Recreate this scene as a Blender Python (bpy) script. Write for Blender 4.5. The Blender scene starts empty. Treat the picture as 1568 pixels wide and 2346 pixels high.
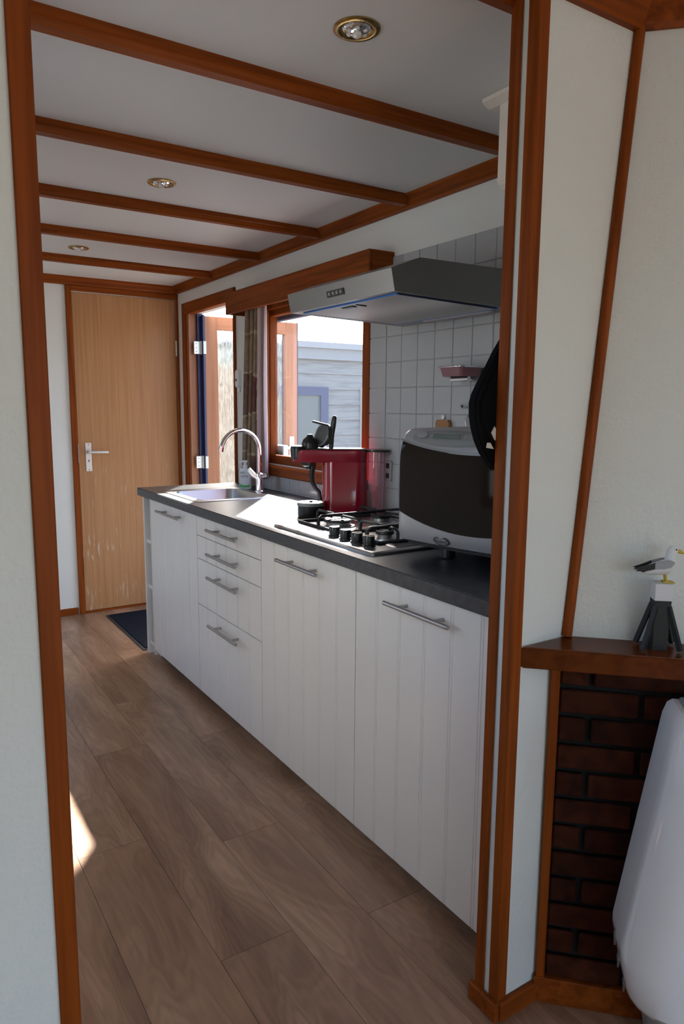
import bpy, bmesh, math, random
from mathutils import Vector, Matrix
random.seed(7)
PI = math.pi
sc = bpy.context.scene
COL = sc.collection

# ---------------------------------------------------------------- camera
def make_camera():
    yaw, pitch, roll, f = .573, -.1453, .0075, 1639.38
    cy, sy, cp, sp = math.cos(yaw), math.sin(yaw), math.cos(pitch), math.sin(pitch)
    fw = Vector((sy*cp, cy*cp, sp)); r = Vector((cy, -sy, 0)); u = r.cross(fw)
    c, s = math.cos(roll), math.sin(roll)
    r2 = c*r + s*u; u2 = -s*r + c*u
    cam = bpy.data.cameras.new('camera'); o = bpy.data.objects.new('camera', cam); COL.objects.link(o)
    cam.sensor_fit = 'VERTICAL'; cam.sensor_height = 36; cam.sensor_width = 24; cam.lens = f*36/2346
    cam.clip_start = .02; cam.clip_end = 200
    m = Matrix((r2, u2, -fw)).transposed().to_4x4(); m.translation = (-1.1586, 0, 1.3408)
    o.matrix_world = m; sc.camera = o
make_camera()

# ---------------------------------------------------------------- sky, sun, exposure
SUN_EL = math.radians(38.8)
SUN_AZ = Vector((.6, .8, 0))            # horizontal direction towards the sun
def make_light():
    w = bpy.data.worlds.new('sky'); sc.world = w; w.use_nodes = True
    nt = w.node_tree; bg = nt.nodes['Background']
    sky = nt.nodes.new('ShaderNodeTexSky'); sky.sky_type = 'NISHITA'; sky.sun_disc = False
    sky.sun_elevation = SUN_EL; sky.sun_rotation = math.atan2(SUN_AZ.x, SUN_AZ.y)
    sky.dust_density = 3.0; sky.air_density = 1.0; sky.ozone_density = 1.0
    hs = nt.nodes.new('ShaderNodeHueSaturation'); hs.inputs['Saturation'].default_value = 1.0
    nt.links.new(sky.outputs[0], hs.inputs['Color']); nt.links.new(hs.outputs[0], bg.inputs[0]); bg.inputs[1].default_value = 0.85
    sun = bpy.data.lights.new('sun', 'SUN'); sun.energy = 36; sun.angle = math.radians(1.2); sun.color = (1, .98, .95)
    o = bpy.data.objects.new('sun', sun); COL.objects.link(o)
    d = Vector((SUN_AZ.x*math.cos(SUN_EL), SUN_AZ.y*math.cos(SUN_EL), math.sin(SUN_EL)))
    o.rotation_euler = d.to_track_quat('Z', 'Y').to_euler(); o.location = (6, 8, 8)
    def portal(loc, direction, sx, sz):
        l = bpy.data.lights.new('window_portal', 'AREA'); l.shape = 'RECTANGLE'; l.size = sx; l.size_y = sz
        l.cycles.is_portal = True
        p = bpy.data.objects.new('window_portal', l); COL.objects.link(p); p.location = loc
        p.rotation_euler = Vector(direction).to_track_quat('-Z', 'Y').to_euler()
    portal((.70, 2.95, 1.44), (-1, 0, 0), .95, .75)
    portal((.68, 4.18, .98), (-1, 0, 0), .80, 1.92)
    portal((-1.24, 1.43, 1.40), (1, 0, 0), .75, 1.1)
    portal((-1.24, 3.05, 1.12), (1, 0, 0), .65, 1.7)
    portal((.68, -1.35, 1.30), (-1, 0, 0), 2.2, 1.4)
    portal((-1.35, -3.62, 1.25), (0, 1, 0), 3.1, 1.6)
make_light()
vs = sc.view_settings
vs.view_transform = 'Standard'; vs.look = 'None'; vs.exposure = 0.33; vs.gamma = 1.0; vs.use_curve_mapping = False
cy = sc.cycles
cy.use_denoising = True
try: cy.denoiser = 'OPENIMAGEDENOISE'
except Exception: pass
cy.max_bounces = 10; cy.diffuse_bounces = 6; cy.glossy_bounces = 4; cy.transmission_bounces = 6; cy.transparent_max_bounces = 12
cy.caustics_reflective = False; cy.caustics_refractive = False
cy.sample_clamp_indirect = 6.0; cy.blur_glossy = 1.0

# ---------------------------------------------------------------- materials
MATS = {}
def new_mat(name):
    m = bpy.data.materials.new(name); m.use_nodes = True; MATS[name] = m
    return m, m.node_tree, m.node_tree.nodes['Principled BSDF']
def N(nt, t, **kw):
    n = nt.nodes.new(t)
    for k, v in kw.items(): setattr(n, k, v)
    return n
def simple(name, col, rough=.5, metal=0, spec=.5, coat=0, emit=None, estr=0, bump=0, bscale=60, sheen=0):
    m, nt, p = new_mat(name)
    p.inputs['Base Color'].default_value = (*col, 1); p.inputs['Roughness'].default_value = rough
    p.inputs['Metallic'].default_value = metal; p.inputs['Specular IOR Level'].default_value = spec
    p.inputs['Coat Weight'].default_value = coat; p.inputs['Coat Roughness'].default_value = .08
    p.inputs['Sheen Weight'].default_value = sheen
    if emit: p.inputs['Emission Color'].default_value = (*emit, 1); p.inputs['Emission Strength'].default_value = estr
    if bump:
        tc = N(nt, 'ShaderNodeTexCoord'); ns = N(nt, 'ShaderNodeTexNoise'); ns.inputs['Scale'].default_value = bscale
        ns.inputs['Detail'].default_value = 4
        b = N(nt, 'ShaderNodeBump'); b.inputs['Strength'].default_value = bump; b.inputs['Distance'].default_value = .002
        nt.links.new(tc.outputs['Object'], ns.inputs['Vector']); nt.links.new(ns.outputs['Fac'], b.inputs['Height'])
        nt.links.new(b.outputs[0], p.inputs['Normal'])
    return m
def ramp(nt, stops):
    r = N(nt, 'ShaderNodeValToRGB'); e = r.color_ramp.elements
    while len(e) > 1: e.remove(e[-1])
    e[0].position, e[0].color = stops[0][0], (*stops[0][1], 1)
    for pos, c in stops[1:]:
        x = e.new(pos); x.color = (*c, 1)
    return r
def wood(name, c1, c2, axis=2, rough=.35, fine=55, along=2.2, coat=.15, c3=None, stains=False, spec=.18):
    m, nt, p = new_mat(name)
    tc = N(nt, 'ShaderNodeTexCoord'); oi = N(nt, 'ShaderNodeObjectInfo')
    mp = N(nt, 'ShaderNodeMapping'); s = [fine]*3; s[axis] = along; mp.inputs['Scale'].default_value = s
    cm = N(nt, 'ShaderNodeCombineXYZ'); mu = N(nt, 'ShaderNodeMath', operation='MULTIPLY'); mu.inputs[1].default_value = 37.0
    nt.links.new(oi.outputs['Random'], mu.inputs[0])
    for i in range(3): nt.links.new(mu.outputs[0], cm.inputs[i])
    nt.links.new(cm.outputs[0], mp.inputs['Location'])
    nt.links.new(tc.outputs['Object'], mp.inputs['Vector'])
    n1 = N(nt, 'ShaderNodeTexNoise'); n1.inputs['Scale'].default_value = 1.0; n1.inputs['Detail'].default_value = 6; n1.inputs['Distortion'].default_value = .35
    nt.links.new(mp.outputs[0], n1.inputs['Vector'])
    r = ramp(nt, [(.28, c1), (.55, c2), (.8, c3 or c2)])
    nt.links.new(n1.outputs['Fac'], r.inputs['Fac'])
    out = r.outputs[0]
    if stains:      # pale water marks in vertical streaks on the lower half of the door
        sx = N(nt, 'ShaderNodeSeparateXYZ'); nt.links.new(tc.outputs['Object'], sx.inputs[0])
        mr = N(nt, 'ShaderNodeMapRange'); mr.inputs['From Min'].default_value = 1.15; mr.inputs['From Max'].default_value = .45
        mr.inputs['To Min'].default_value = 0; mr.inputs['To Max'].default_value = 1
        nt.links.new(sx.outputs[2], mr.inputs['Value'])
        mp2 = N(nt, 'ShaderNodeMapping'); mp2.inputs['Scale'].default_value = (75, 75, 9)
        nt.links.new(tc.outputs['Object'], mp2.inputs['Vector'])
        n2 = N(nt, 'ShaderNodeTexNoise'); n2.inputs['Scale'].default_value = 1; n2.inputs['Detail'].default_value = 5
        nt.links.new(mp2.outputs[0], n2.inputs['Vector'])
        n3 = N(nt, 'ShaderNodeTexNoise'); n3.inputs['Scale'].default_value = 4.5; nt.links.new(tc.outputs['Object'], n3.inputs['Vector'])
        r2 = ramp(nt, [(.56, (0, 0, 0)), (.68, (1, 1, 1))]); nt.links.new(n2.outputs['Fac'], r2.inputs['Fac'])
        r3 = ramp(nt, [(.46, (0, 0, 0)), (.62, (1, 1, 1))]); nt.links.new(n3.outputs['Fac'], r3.inputs['Fac'])
        a = N(nt, 'ShaderNodeMath', operation='MULTIPLY'); nt.links.new(r2.outputs[0], a.inputs[0]); nt.links.new(r3.outputs[0], a.inputs[1])
        b = N(nt, 'ShaderNodeMath', operation='MULTIPLY'); nt.links.new(a.outputs[0], b.inputs[0]); nt.links.new(mr.outputs[0], b.inputs[1])
        b2 = N(nt, 'ShaderNodeMath', operation='MULTIPLY'); nt.links.new(b.outputs[0], b2.inputs[0]); b2.inputs[1].default_value = .75
        mx = N(nt, 'ShaderNodeMix', data_type='RGBA'); nt.links.new(b2.outputs[0], mx.inputs['Factor'])
        nt.links.new(out, mx.inputs['A']); mx.inputs['B'].default_value = (.62, .52, .42, 1)
        out = mx.outputs['Result']
    nt.links.new(out, p.inputs['Base Color'])
    p.inputs['Roughness'].default_value = rough; p.inputs['Coat Weight'].default_value = coat; p.inputs['Coat Roughness'].default_value = .2; p.inputs['Specular IOR Level'].default_value = spec
    bp = N(nt, 'ShaderNodeBump'); bp.inputs['Strength'].default_value = .12; bp.inputs['Distance'].default_value = .001
    nt.links.new(n1.outputs['Fac'], bp.inputs['Height']); nt.links.new(bp.outputs[0], p.inputs['Normal'])
    return m
def stucco(name, col, scale=130, strength=.6, rough=.85):
    m, nt, p = new_mat(name)
    tc = N(nt, 'ShaderNodeTexCoord'); n1 = N(nt, 'ShaderNodeTexNoise'); n1.inputs['Scale'].default_value = scale; n1.inputs['Detail'].default_value = 5
    v = N(nt, 'ShaderNodeTexNoise'); v.inputs['Scale'].default_value = scale*.3; v.inputs['Detail'].default_value = 3
    nt.links.new(tc.outputs['Object'], n1.inputs['Vector']); nt.links.new(tc.outputs['Object'], v.inputs['Vector'])
    a = N(nt, 'ShaderNodeMath', operation='ADD'); nt.links.new(n1.outputs['Fac'], a.inputs[0]); nt.links.new(v.outputs['Fac'], a.inputs[1])
    b = N(nt, 'ShaderNodeBump'); b.inputs['Strength'].default_value = strength; b.inputs['Distance'].default_value = .0025
    nt.links.new(a.outputs[0], b.inputs['Height']); nt.links.new(b.outputs[0], p.inputs['Normal'])
    p.inputs['Base Color'].default_value = (*col, 1); p.inputs['Roughness'].default_value = rough; p.inputs['Specular IOR Level'].default_value = .25
    return m
def plank_mat():
    m, nt, p = new_mat('vinyl_plank')
    tc = N(nt, 'ShaderNodeTexCoord'); oi = N(nt, 'ShaderNodeObjectInfo')
    mu = N(nt, 'ShaderNodeMath', operation='MULTIPLY'); mu.inputs[1].default_value = 91; nt.links.new(oi.outputs['Random'], mu.inputs[0])
    cb = N(nt, 'ShaderNodeCombineXYZ'); [nt.links.new(mu.outputs[0], cb.inputs[i]) for i in range(3)]
    ad = N(nt, 'ShaderNodeVectorMath', operation='ADD'); nt.links.new(tc.outputs['Object'], ad.inputs[0]); nt.links.new(cb.outputs[0], ad.inputs[1])
    mp = N(nt, 'ShaderNodeMapping'); mp.inputs['Scale'].default_value = (7.5, 1.5, 1); nt.links.new(ad.outputs[0], mp.inputs['Vector'])
    n1 = N(nt, 'ShaderNodeTexNoise'); n1.inputs['Scale'].default_value = 1; n1.inputs['Detail'].default_value = 2.5; n1.inputs['Distortion'].default_value = .6
    nt.links.new(mp.outputs[0], n1.inputs['Vector'])
    # contour lines of the noise make the cathedral grain
    k = N(nt, 'ShaderNodeMath', operation='MULTIPLY'); k.inputs[1].default_value = 95; nt.links.new(n1.outputs['Fac'], k.inputs[0])
    sn = N(nt, 'ShaderNodeMath', operation='SINE'); nt.links.new(k.outputs[0], sn.inputs[0])
    mp2 = N(nt, 'ShaderNodeMapping'); mp2.inputs['Scale'].default_value = (90, 5, 1); nt.links.new(ad.outputs[0], mp2.inputs['Vector'])
    n2 = N(nt, 'ShaderNodeTexNoise'); n2.inputs['Scale'].default_value = 1; n2.inputs['Detail'].default_value = 6; nt.links.new(mp2.outputs[0], n2.inputs['Vector'])
    r1 = ramp(nt, [(.32, (.235, .130, .075)), (.5, (.325, .188, .112)), (.68, (.415, .256, .160))]); nt.links.new(n1.outputs['Fac'], r1.inputs['Fac'])
    g = N(nt, 'ShaderNodeMath', operation='MULTIPLY'); g.inputs[1].default_value = .085; nt.links.new(sn.outputs[0], g.inputs[0])
    g2 = N(nt, 'ShaderNodeMath', operation='SUBTRACT'); nt.links.new(n2.outputs['Fac'], g2.inputs[0]); g2.inputs[1].default_value = .5
    g3 = N(nt, 'ShaderNodeMath', operation='MULTIPLY_ADD'); nt.links.new(g2.outputs[0], g3.inputs[0]); g3.inputs[1].default_value = .55; nt.links.new(g.outputs[0], g3.inputs[2])
    t = N(nt, 'ShaderNodeMath', operation='MULTIPLY_ADD'); nt.links.new(oi.outputs['Random'], t.inputs[0]); t.inputs[1].default_value = .24; t.inputs[2].default_value = .88
    v = N(nt, 'ShaderNodeMath', operation='ADD'); nt.links.new(g3.outputs[0], v.inputs[0]); nt.links.new(t.outputs[0], v.inputs[1])
    hs = N(nt, 'ShaderNodeHueSaturation'); nt.links.new(r1.outputs[0], hs.inputs['Color']); nt.links.new(v.outputs[0], hs.inputs['Value'])
    nt.links.new(hs.outputs[0], p.inputs['Base Color'])
    p.inputs['Roughness'].default_value = .34; p.inputs['Specular IOR Level'].default_value = .45
    b = N(nt, 'ShaderNodeBump'); b.inputs['Strength'].default_value = .06; b.inputs['Distance'].default_value = .001
    nt.links.new(n2.outputs['Fac'], b.inputs['Height']); nt.links.new(b.outputs[0], p.inputs['Normal'])
def glass_pane(name, tint=(.97, .98, 1), haze=.05, gloss=.06):
    m, nt, p = new_mat(name); nt.nodes.remove(p); out = nt.nodes['Material Output']
    t = N(nt, 'ShaderNodeBsdfTransparent'); t.inputs[0].default_value = (*tint, 1)
    g = N(nt, 'ShaderNodeBsdfGlossy'); g.inputs['Roughness'].default_value = .02
    tr = N(nt, 'ShaderNodeBsdfTranslucent'); tr.inputs[0].default_value = (.9, .93, 1, 1)
    m1 = N(nt, 'ShaderNodeMixShader'); m1.inputs[0].default_value = haze; nt.links.new(t.outputs[0], m1.inputs[1]); nt.links.new(tr.outputs[0], m1.inputs[2])
    m2 = N(nt, 'ShaderNodeMixShader'); m2.inputs[0].default_value = gloss; nt.links.new(m1.outputs[0], m2.inputs[1]); nt.links.new(g.outputs[0], m2.inputs[2])
    nt.links.new(m2.outputs[0], out.inputs[0])
    return m
def textured_glass():
    m, nt, p = new_mat('reeded_glass'); nt.nodes.remove(p); out = nt.nodes['Material Output']
    tc = N(nt, 'ShaderNodeTexCoord'); mp = N(nt, 'ShaderNodeMapping'); mp.inputs['Scale'].default_value = (170, 170, 26)
    nt.links.new(tc.outputs['Object'], mp.inputs['Vector'])
    n = N(nt, 'ShaderNodeTexNoise'); n.inputs['Scale'].default_value = 1; n.inputs['Detail'].default_value = 3; nt.links.new(mp.outputs[0], n.inputs['Vector'])
    b = N(nt, 'ShaderNodeBump'); b.inputs['Strength'].default_value = .9; b.inputs['Distance'].default_value = .004; nt.links.new(n.outputs['Fac'], b.inputs['Height'])
    rf = N(nt, 'ShaderNodeBsdfRefraction'); rf.inputs['IOR'].default_value = 1.12; rf.inputs['Roughness'].default_value = .06; rf.inputs['Color'].default_value = (.92, .93, .92, 1)
    nt.links.new(b.outputs[0], rf.inputs['Normal'])
    tr = N(nt, 'ShaderNodeBsdfTranslucent'); tr.inputs[0].default_value = (.8, .8, .78, 1)
    t = N(nt, 'ShaderNodeBsdfTransparent'); t.inputs[0].default_value = (.95, .96, .96, 1)
    r = ramp(nt, [(.42, (0, 0, 0)), (.62, (1, 1, 1))]); nt.links.new(n.outputs['Fac'], r.inputs['Fac'])
    m1 = N(nt, 'ShaderNodeMixShader'); m1.inputs[0].default_value = .45; nt.links.new(rf.outputs[0], m1.inputs[1]); nt.links.new(t.outputs[0], m1.inputs[2])
    f = N(nt, 'ShaderNodeMath', operation='MULTIPLY_ADD'); nt.links.new(r.outputs[0], f.inputs[0]); f.inputs[1].default_value = .035; f.inputs[2].default_value = .008
    m2 = N(nt, 'ShaderNodeMixShader'); nt.links.new(f.outputs[0], m2.inputs[0]); nt.links.new(m1.outputs[0], m2.inputs[1]); nt.links.new(tr.outputs[0], m2.inputs[2])
    nt.links.new(m2.outputs[0], out.inputs[0])
def curtain_mat():
    m, nt, p = new_mat('curtain_print'); out = nt.nodes['Material Output']
    tc = N(nt, 'ShaderNodeTexCoord'); mp = N(nt, 'ShaderNodeMapping'); mp.inputs['Scale'].default_value = (1, 1, 1)
    nt.links.new(tc.outputs['UV'], mp.inputs['Vector'])
    br = N(nt, 'ShaderNodeTexBrick'); br.inputs['Scale'].default_value = 1; br.inputs['Brick Width'].default_value = .23; br.inputs['Row Height'].default_value = .19
    br.inputs['Mortar Size'].default_value = .006; br.inputs['Bias'].default_value = -.1; br.offset = .5
    br.inputs['Color1'].default_value = (.36, .27, .19, 1); br.inputs['Color2'].default_value = (.17, .055, .06, 1); br.inputs['Mortar'].default_value = (.56, .45, .30, 1)
    dn = N(nt, 'ShaderNodeTexNoise'); dn.inputs['Scale'].default_value = 6; nt.links.new(tc.outputs['UV'], dn.inputs['Vector'])
    dm = N(nt, 'ShaderNodeMix', data_type='RGBA'); dm.inputs['Factor'].default_value = .10; nt.links.new(mp.outputs[0], dm.inputs['A']); nt.links.new(dn.outputs['Color'], dm.inputs['B'])
    nt.links.new(dm.outputs['Result'], br.inputs['Vector'])
    n = N(nt, 'ShaderNodeTexNoise'); n.inputs['Scale'].default_value = 22; n.inputs['Detail'].default_value = 5; nt.links.new(tc.outputs['UV'], n.inputs['Vector'])
    mx = N(nt, 'ShaderNodeMix', data_type='RGBA'); mx.blend_type = 'OVERLAY'; mx.inputs['Factor'].default_value = .6
    nt.links.new(br.outputs[0], mx.inputs['A']); nt.links.new(n.outputs['Fac'], mx.inputs['B'])
    nt.links.new(mx.outputs['Result'], p.inputs['Base Color']); p.inputs['Roughness'].default_value = .95; p.inputs['Specular IOR Level'].default_value = .1
    tr = N(nt, 'ShaderNodeBsdfTranslucent'); nt.links.new(mx.outputs['Result'], tr.inputs[0])
    ms = N(nt, 'ShaderNodeMixShader'); ms.inputs[0].default_value = .3; nt.links.new(p.outputs[0], ms.inputs[1]); nt.links.new(tr.outputs[0], ms.inputs[2])
    nt.links.new(ms.outputs[0], out.inputs[0])
def filter_mat():
    m, nt, p = new_mat('filter_mesh')
    tc = N(nt, 'ShaderNodeTexCoord'); vo = N(nt, 'ShaderNodeTexVoronoi'); vo.inputs['Scale'].default_value = 120; vo.inputs['Randomness'].default_value = 0
    nt.links.new(tc.outputs['Object'], vo.inputs['Vector'])
    r = ramp(nt, [(.25, (.06, .058, .055)), (.5, (.70, .69, .67))]); nt.links.new(vo.outputs['Distance'], r.inputs['Fac'])
    nt.links.new(r.outputs[0], p.inputs['Base Color']); p.inputs['Metallic'].default_value = .6; p.inputs['Roughness'].default_value = .45
def worktop_mat():
    m, nt, p = new_mat('worktop_laminate')
    tc = N(nt, 'ShaderNodeTexCoord'); n = N(nt, 'ShaderNodeTexNoise'); n.inputs['Scale'].default_value = 45; n.inputs['Detail'].default_value = 8
    nt.links.new(tc.outputs['Object'], n.inputs['Vector'])
    r = ramp(nt, [(.35, (.022, .022, .025)), (.65, (.046, .046, .050))]); nt.links.new(n.outputs['Fac'], r.inputs['Fac'])
    nt.links.new(r.outputs[0], p.inputs['Base Color']); p.inputs['Roughness'].default_value = .36; p.inputs['Specular IOR Level'].default_value = .55
    b = N(nt, 'ShaderNodeBump'); b.inputs['Strength'].default_value = .08; b.inputs['Distance'].default_value = .0006
    nt.links.new(n.outputs['Fac'], b.inputs['Height']); nt.links.new(b.outputs[0], p.inputs['Normal'])
def brick_mat():
    m, nt, p = new_mat('fireplace_brick')
    tc = N(nt, 'ShaderNodeTexCoord'); oi = N(nt, 'ShaderNodeObjectInfo'); n = N(nt, 'ShaderNodeTexNoise'); n.inputs['Scale'].default_value = 30; n.inputs['Detail'].default_value = 6
    nt.links.new(tc.outputs['Object'], n.inputs['Vector'])
    r = ramp(nt, [(.3, (.022, .005, .002)), (.7, (.058, .014, .005))]); nt.links.new(n.outputs['Fac'], r.inputs['Fac'])
    hs = N(nt, 'ShaderNodeHueSaturation'); t = N(nt, 'ShaderNodeMath', operation='MULTIPLY_ADD'); t.inputs[1].default_value = .5; t.inputs[2].default_value = .75
    nt.links.new(oi.outputs['Random'], t.inputs[0]); nt.links.new(t.outputs[0], hs.inputs['Value']); nt.links.new(r.outputs[0], hs.inputs['Color'])
    nt.links.new(hs.outputs[0], p.inputs['Base Color']); p.inputs['Roughness'].default_value = .85; p.inputs['Specular IOR Level'].default_value = .15
    b = N(nt, 'ShaderNodeBump'); b.inputs['Strength'].default_value = .4; b.inputs['Distance'].default_value = .003
    nt.links.new(n.outputs['Fac'], b.inputs['Height']); nt.links.new(b.outputs[0], p.inputs['Normal'])

stucco('wall_paint', (.70, .735, .70)); stucco('wall_smooth', (.74, .75, .73), 220, .08, .6)
stucco('ceiling_paint', (.73, .74, .75), 260, .06, .45)
for ax, nm in enumerate('xyz'):
    wood('mahogany_'+nm, (.130, .028, .004), (.235, .053, .007), ax, .40, 60, 2.5, .0, (.285, .072, .010), spec=.12)
wood('veneer', (.36, .175, .078), (.43, .22, .102), 2, .42, 75, 1.6, .05, (.48, .25, .12), stains=True)
wood('leaf_wood', (.27, .105, .05), (.34, .14, .07), 2, .4, 45, 2, .1)
wood('leaf_wood_x', (.27, .105, .05), (.34, .14, .07), 0, .4, 45, 2, .1)
wood('grey_board', (.14, .144, .148), (.215, .218, .212), 0, .85, 40, 3, 0)
wood('reed', (.20, .15, .10), (.36, .29, .21), 2, .9, 90, 6, 0)
wood('shelf_wood', (.075, .016, .002), (.115, .026, .004), 0, .25, 40, 3, .04, spec=.15)
wood('light_wood', (.25, .12, .05), (.33, .17, .08), 1, .5, 60, 4, 0)
simple('ledge_pale', (.50, .56, .52), .4); plank_mat(); textured_glass(); curtain_mat(); simple('curtain_pale', (.50, .42, .42), .9); filter_mat(); worktop_mat(); brick_mat()
glass_pane('window_glass', haze=.006); glass_pane('clear_glass', haze=.004, gloss=.05)
glass_pane('tank_plastic', (.93, .80, .84), .14, .09)
simple('joint', (.055, .038, .028), .9); simple('grout', (.40, .40, .40), .9)
simple('tile_glaze', (.43, .44, .46), .18, spec=.5)
simple('cabinet_white', (.79, .745, .675), .30); simple('carcass_white', (.72, .72, .70), .5)
simple('plinth_dark', (.10, .08, .07), .6)
simple('steel', (.56, .56, .56), .30, 1); simple('brushed_steel', (.44, .43, .42), .38, 1); simple('hood_steel', (.27, .27, .265), .34, 1)
simple('chrome', (.82, .83, .85), .07, 1); simple('brass', (.42, .27, .10), .25, 1)
simple('black_plastic', (.012, .012, .013), .3); simple('black_matte', (.010, .011, .012), .55); simple('cast_iron', (.014, .015, .016), .42)
simple('rubber', (.02, .02, .02), .8); simple('dark_hole', (.03, .028, .026), .9)
simple('red_plastic', (.30, .004, .022), .16, coat=.7); simple('silver_paint', (.36, .36, .37), .34, .35)
simple('silver_dark', (.25, .26, .26), .35, .3); simple('oven_glass', (.016, .012, .009), .06, spec=.16)
simple('display', (.12, .15, .13), .15); simple('white_plastic', (.78, .79, .81), .35); simple('white_enamel', (.76, .77, .77), .12, coat=.5)
simple('enamel_grey', (.30, .30, .30), .4); simple('blue_film', (.02, .17, .58), .3); simple('navy_paint', (.012, .018, .085), .25, bump=.6, bscale=140)
simple('navy_window', (.022, .036, .10), .4); simple('mat_navy', (.011, .014, .022), .95, bump=.9, bscale=400, spec=.1); simple('mat_edge', (.03, .03, .03), .7)
simple('hinge_white', (.75, .75, .74), .3, .4); simple('handle_white', (.78, .77, .74), .3, .2)
simple('door_blue_seal', (.62, .70, .74), .4); simple('bottle_white', (.80, .82, .85), .3)
simple('print_green', (.03, .16, .10), .5); simple('print_leaf', (.10, .45, .14), .5); simple('print_pink', (.34, .06, .17), .5); simple('print_grey', (.35, .36, .38), .5)
simple('mortar_black', (.010, .010, .009), .95); simple('black_cloth', (.005, .005, .006), .9, spec=.1); simple('tag_white', (.75, .73, .66), .7)
simple('tray_pink', (.24, .10, .12), .25); simple('gull_white', (.68, .69, .69), .45); simple('gull_grey', (.30, .31, .33), .5)
simple('gull_black', (.012, .012, .011), .5); simple('gull_yellow', (.52, .38, .045), .5); simple('post_black', (.008, .010, .011), .6, bump=.4, bscale=90)
simple('post_white', (.62, .63, .64), .55, bump=.3, bscale=90); simple('outdoor_paving', (.17, .165, .15), .9, bump=.5, bscale=25)
simple('roof_zinc', (.25, .255, .265), .6); simple('shed_fascia', (.215, .222, .23), .75); simple('shed_inside', (.10, .12, .12), .25)
simple('pale_board', (.38, .37, .35), .8); simple('dish_green', (.09, .20, .07), .25); simple('lamp_glass', (.8, .8, .8), .05, .9)
simple('bulb_pale', (.75, .74, .72), .12); simple('socket_grey', (.35, .33, .34), .5); simple('gold_print', (.4, .35, .3), .5)

# ---------------------------------------------------------------- mesh helpers
def box(bm, x0, x1, y0, y1, z0, z1, bev=0, seg=1):
    vs = [bm.verts.new(c) for c in ((x0,y0,z0),(x1,y0,z0),(x1,y1,z0),(x0,y1,z0),(x0,y0,z1),(x1,y0,z1),(x1,y1,z1),(x0,y1,z1))]
    fs = [bm.faces.new([vs[i] for i in q]) for q in ((0,3,2,1),(4,5,6,7),(0,1,5,4),(1,2,6,5),(2,3,7,6),(3,0,4,7))]
    if bev:
        es = list({e for f in fs for e in f.edges})
        bmesh.ops.bevel(bm, geom=es, offset=bev, segments=seg, affect='EDGES', profile=.6)
    return bm
def B(*a, **k):
    return box(bmesh.new(), *a, **k)
def prism(bm, pts, axis, a0, a1):
    """pts: 2D polygon in the plane across AXIS (the other two axes in xyz order)"""
    def mk(p, a):
        if axis == 0: return (a, p[0], p[1])
        if axis == 1: return (p[0], a, p[1])
        return (p[0], p[1], a)
    r0 = [bm.verts.new(mk(p, a0)) for p in pts]; r1 = [bm.verts.new(mk(p, a1)) for p in pts]
    n = len(pts)
    for i in range(n): bm.faces.new((r0[i], r0[(i+1) % n], r1[(i+1) % n], r1[i]))
    bm.faces.new(r0[::-1]); bm.faces.new(r1)
    bmesh.ops.recalc_face_normals(bm, faces=bm.faces[:])
    return bm
def loft(bm, rings, cap=True, closed=True):
    R = [[bm.verts.new(p) for p in ring] for ring in rings]
    n = len(R[0])
    for a, b in zip(R, R[1:]):
        for i in range(n if closed else n-1):
            bm.faces.new((a[i], a[(i+1) % n], b[(i+1) % n], b[i]))
    if cap and closed:
        bm.faces.new(R[0][::-1]); bm.faces.new(R[-1])
    bmesh.ops.recalc_face_normals(bm, faces=bm.faces[:])
    return bm
def tube(bm, pts, r, seg=10, cap=True):
    pts = [Vector(p) for p in pts]; rs = r if isinstance(r, (list, tuple)) else [r]*len(pts)
    t0 = (pts[1]-pts[0]).normalized(); ref = Vector((0, 0, 1)) if abs(t0.z) < .9 else Vector((1, 0, 0))
    nrm = t0.cross(ref).normalized(); rings = []
    for i, p in enumerate(pts):
        t = (pts[min(i+1, len(pts)-1)] - pts[max(i-1, 0)]).normalized()
        nrm = (nrm - t*nrm.dot(t)).normalized(); bn = t.cross(nrm)
        rings.append([p + rs[i]*(math.cos(2*PI*k/seg)*nrm + math.sin(2*PI*k/seg)*bn) for k in range(seg)])
    return loft(bm, rings, cap)
def lathe(bm, prof, c=(0, 0, 0), seg=24, sx=1, sy=1):
    rings = [[(c[0]+r*sx*math.cos(2*PI*k/seg), c[1]+r*sy*math.sin(2*PI*k/seg), c[2]+z) for k in range(seg)] for r, z in prof]
    return loft(bm, rings)
def rrect(cx, cy, hx, hy, r, z, n=5):
    out = []
    for q, (sx, sy) in enumerate(((1, 1), (-1, 1), (-1, -1), (1, -1))):
        for k in range(n+1):
            a = q*PI/2 + k*PI/2/n
            out.append((cx+sx*(hx-r)+r*math.cos(a), cy+sy*(hy-r)+r*math.sin(a), z))
    return out
def ellipsoid(bm, c, rx, ry, rz, u=16, v=10):
    m = Matrix.Translation(c) @ Matrix.Diagonal((rx, ry, rz, 1))
    bmesh.ops.create_uvsphere(bm, u_segments=u, v_segments=v, radius=1, matrix=m)
    return bm
LOC = {}
def obj(name, bm, mat, parent=None, local=False, smooth=None, loc=None):
    me = bpy.data.meshes.new(name)
    if parent is not None and not local:
        bmesh.ops.translate(bm, verts=bm.verts[:], vec=-LOC[parent.name])
    bm.to_mesh(me); bm.free()
    me.materials.append(MATS[mat])
    if smooth:
        for p in me.polygons: p.use_smooth = True
        me.set_sharp_from_angle(angle=math.radians(smooth))
    o = bpy.data.objects.new(name, me); COL.objects.link(o)
    if parent is not None: o.parent = parent
    if loc: o.location = loc
    LOC[o.name] = LOC[parent.name] if (parent is not None) else Vector((0, 0, 0))
    return o
def tag(o, label=None, cat=None, group=None, kind=None):
    if label: o['label'] = label
    if cat: o['category'] = cat
    if group: o['group'] = group
    if kind: o['kind'] = kind
    return o
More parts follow.
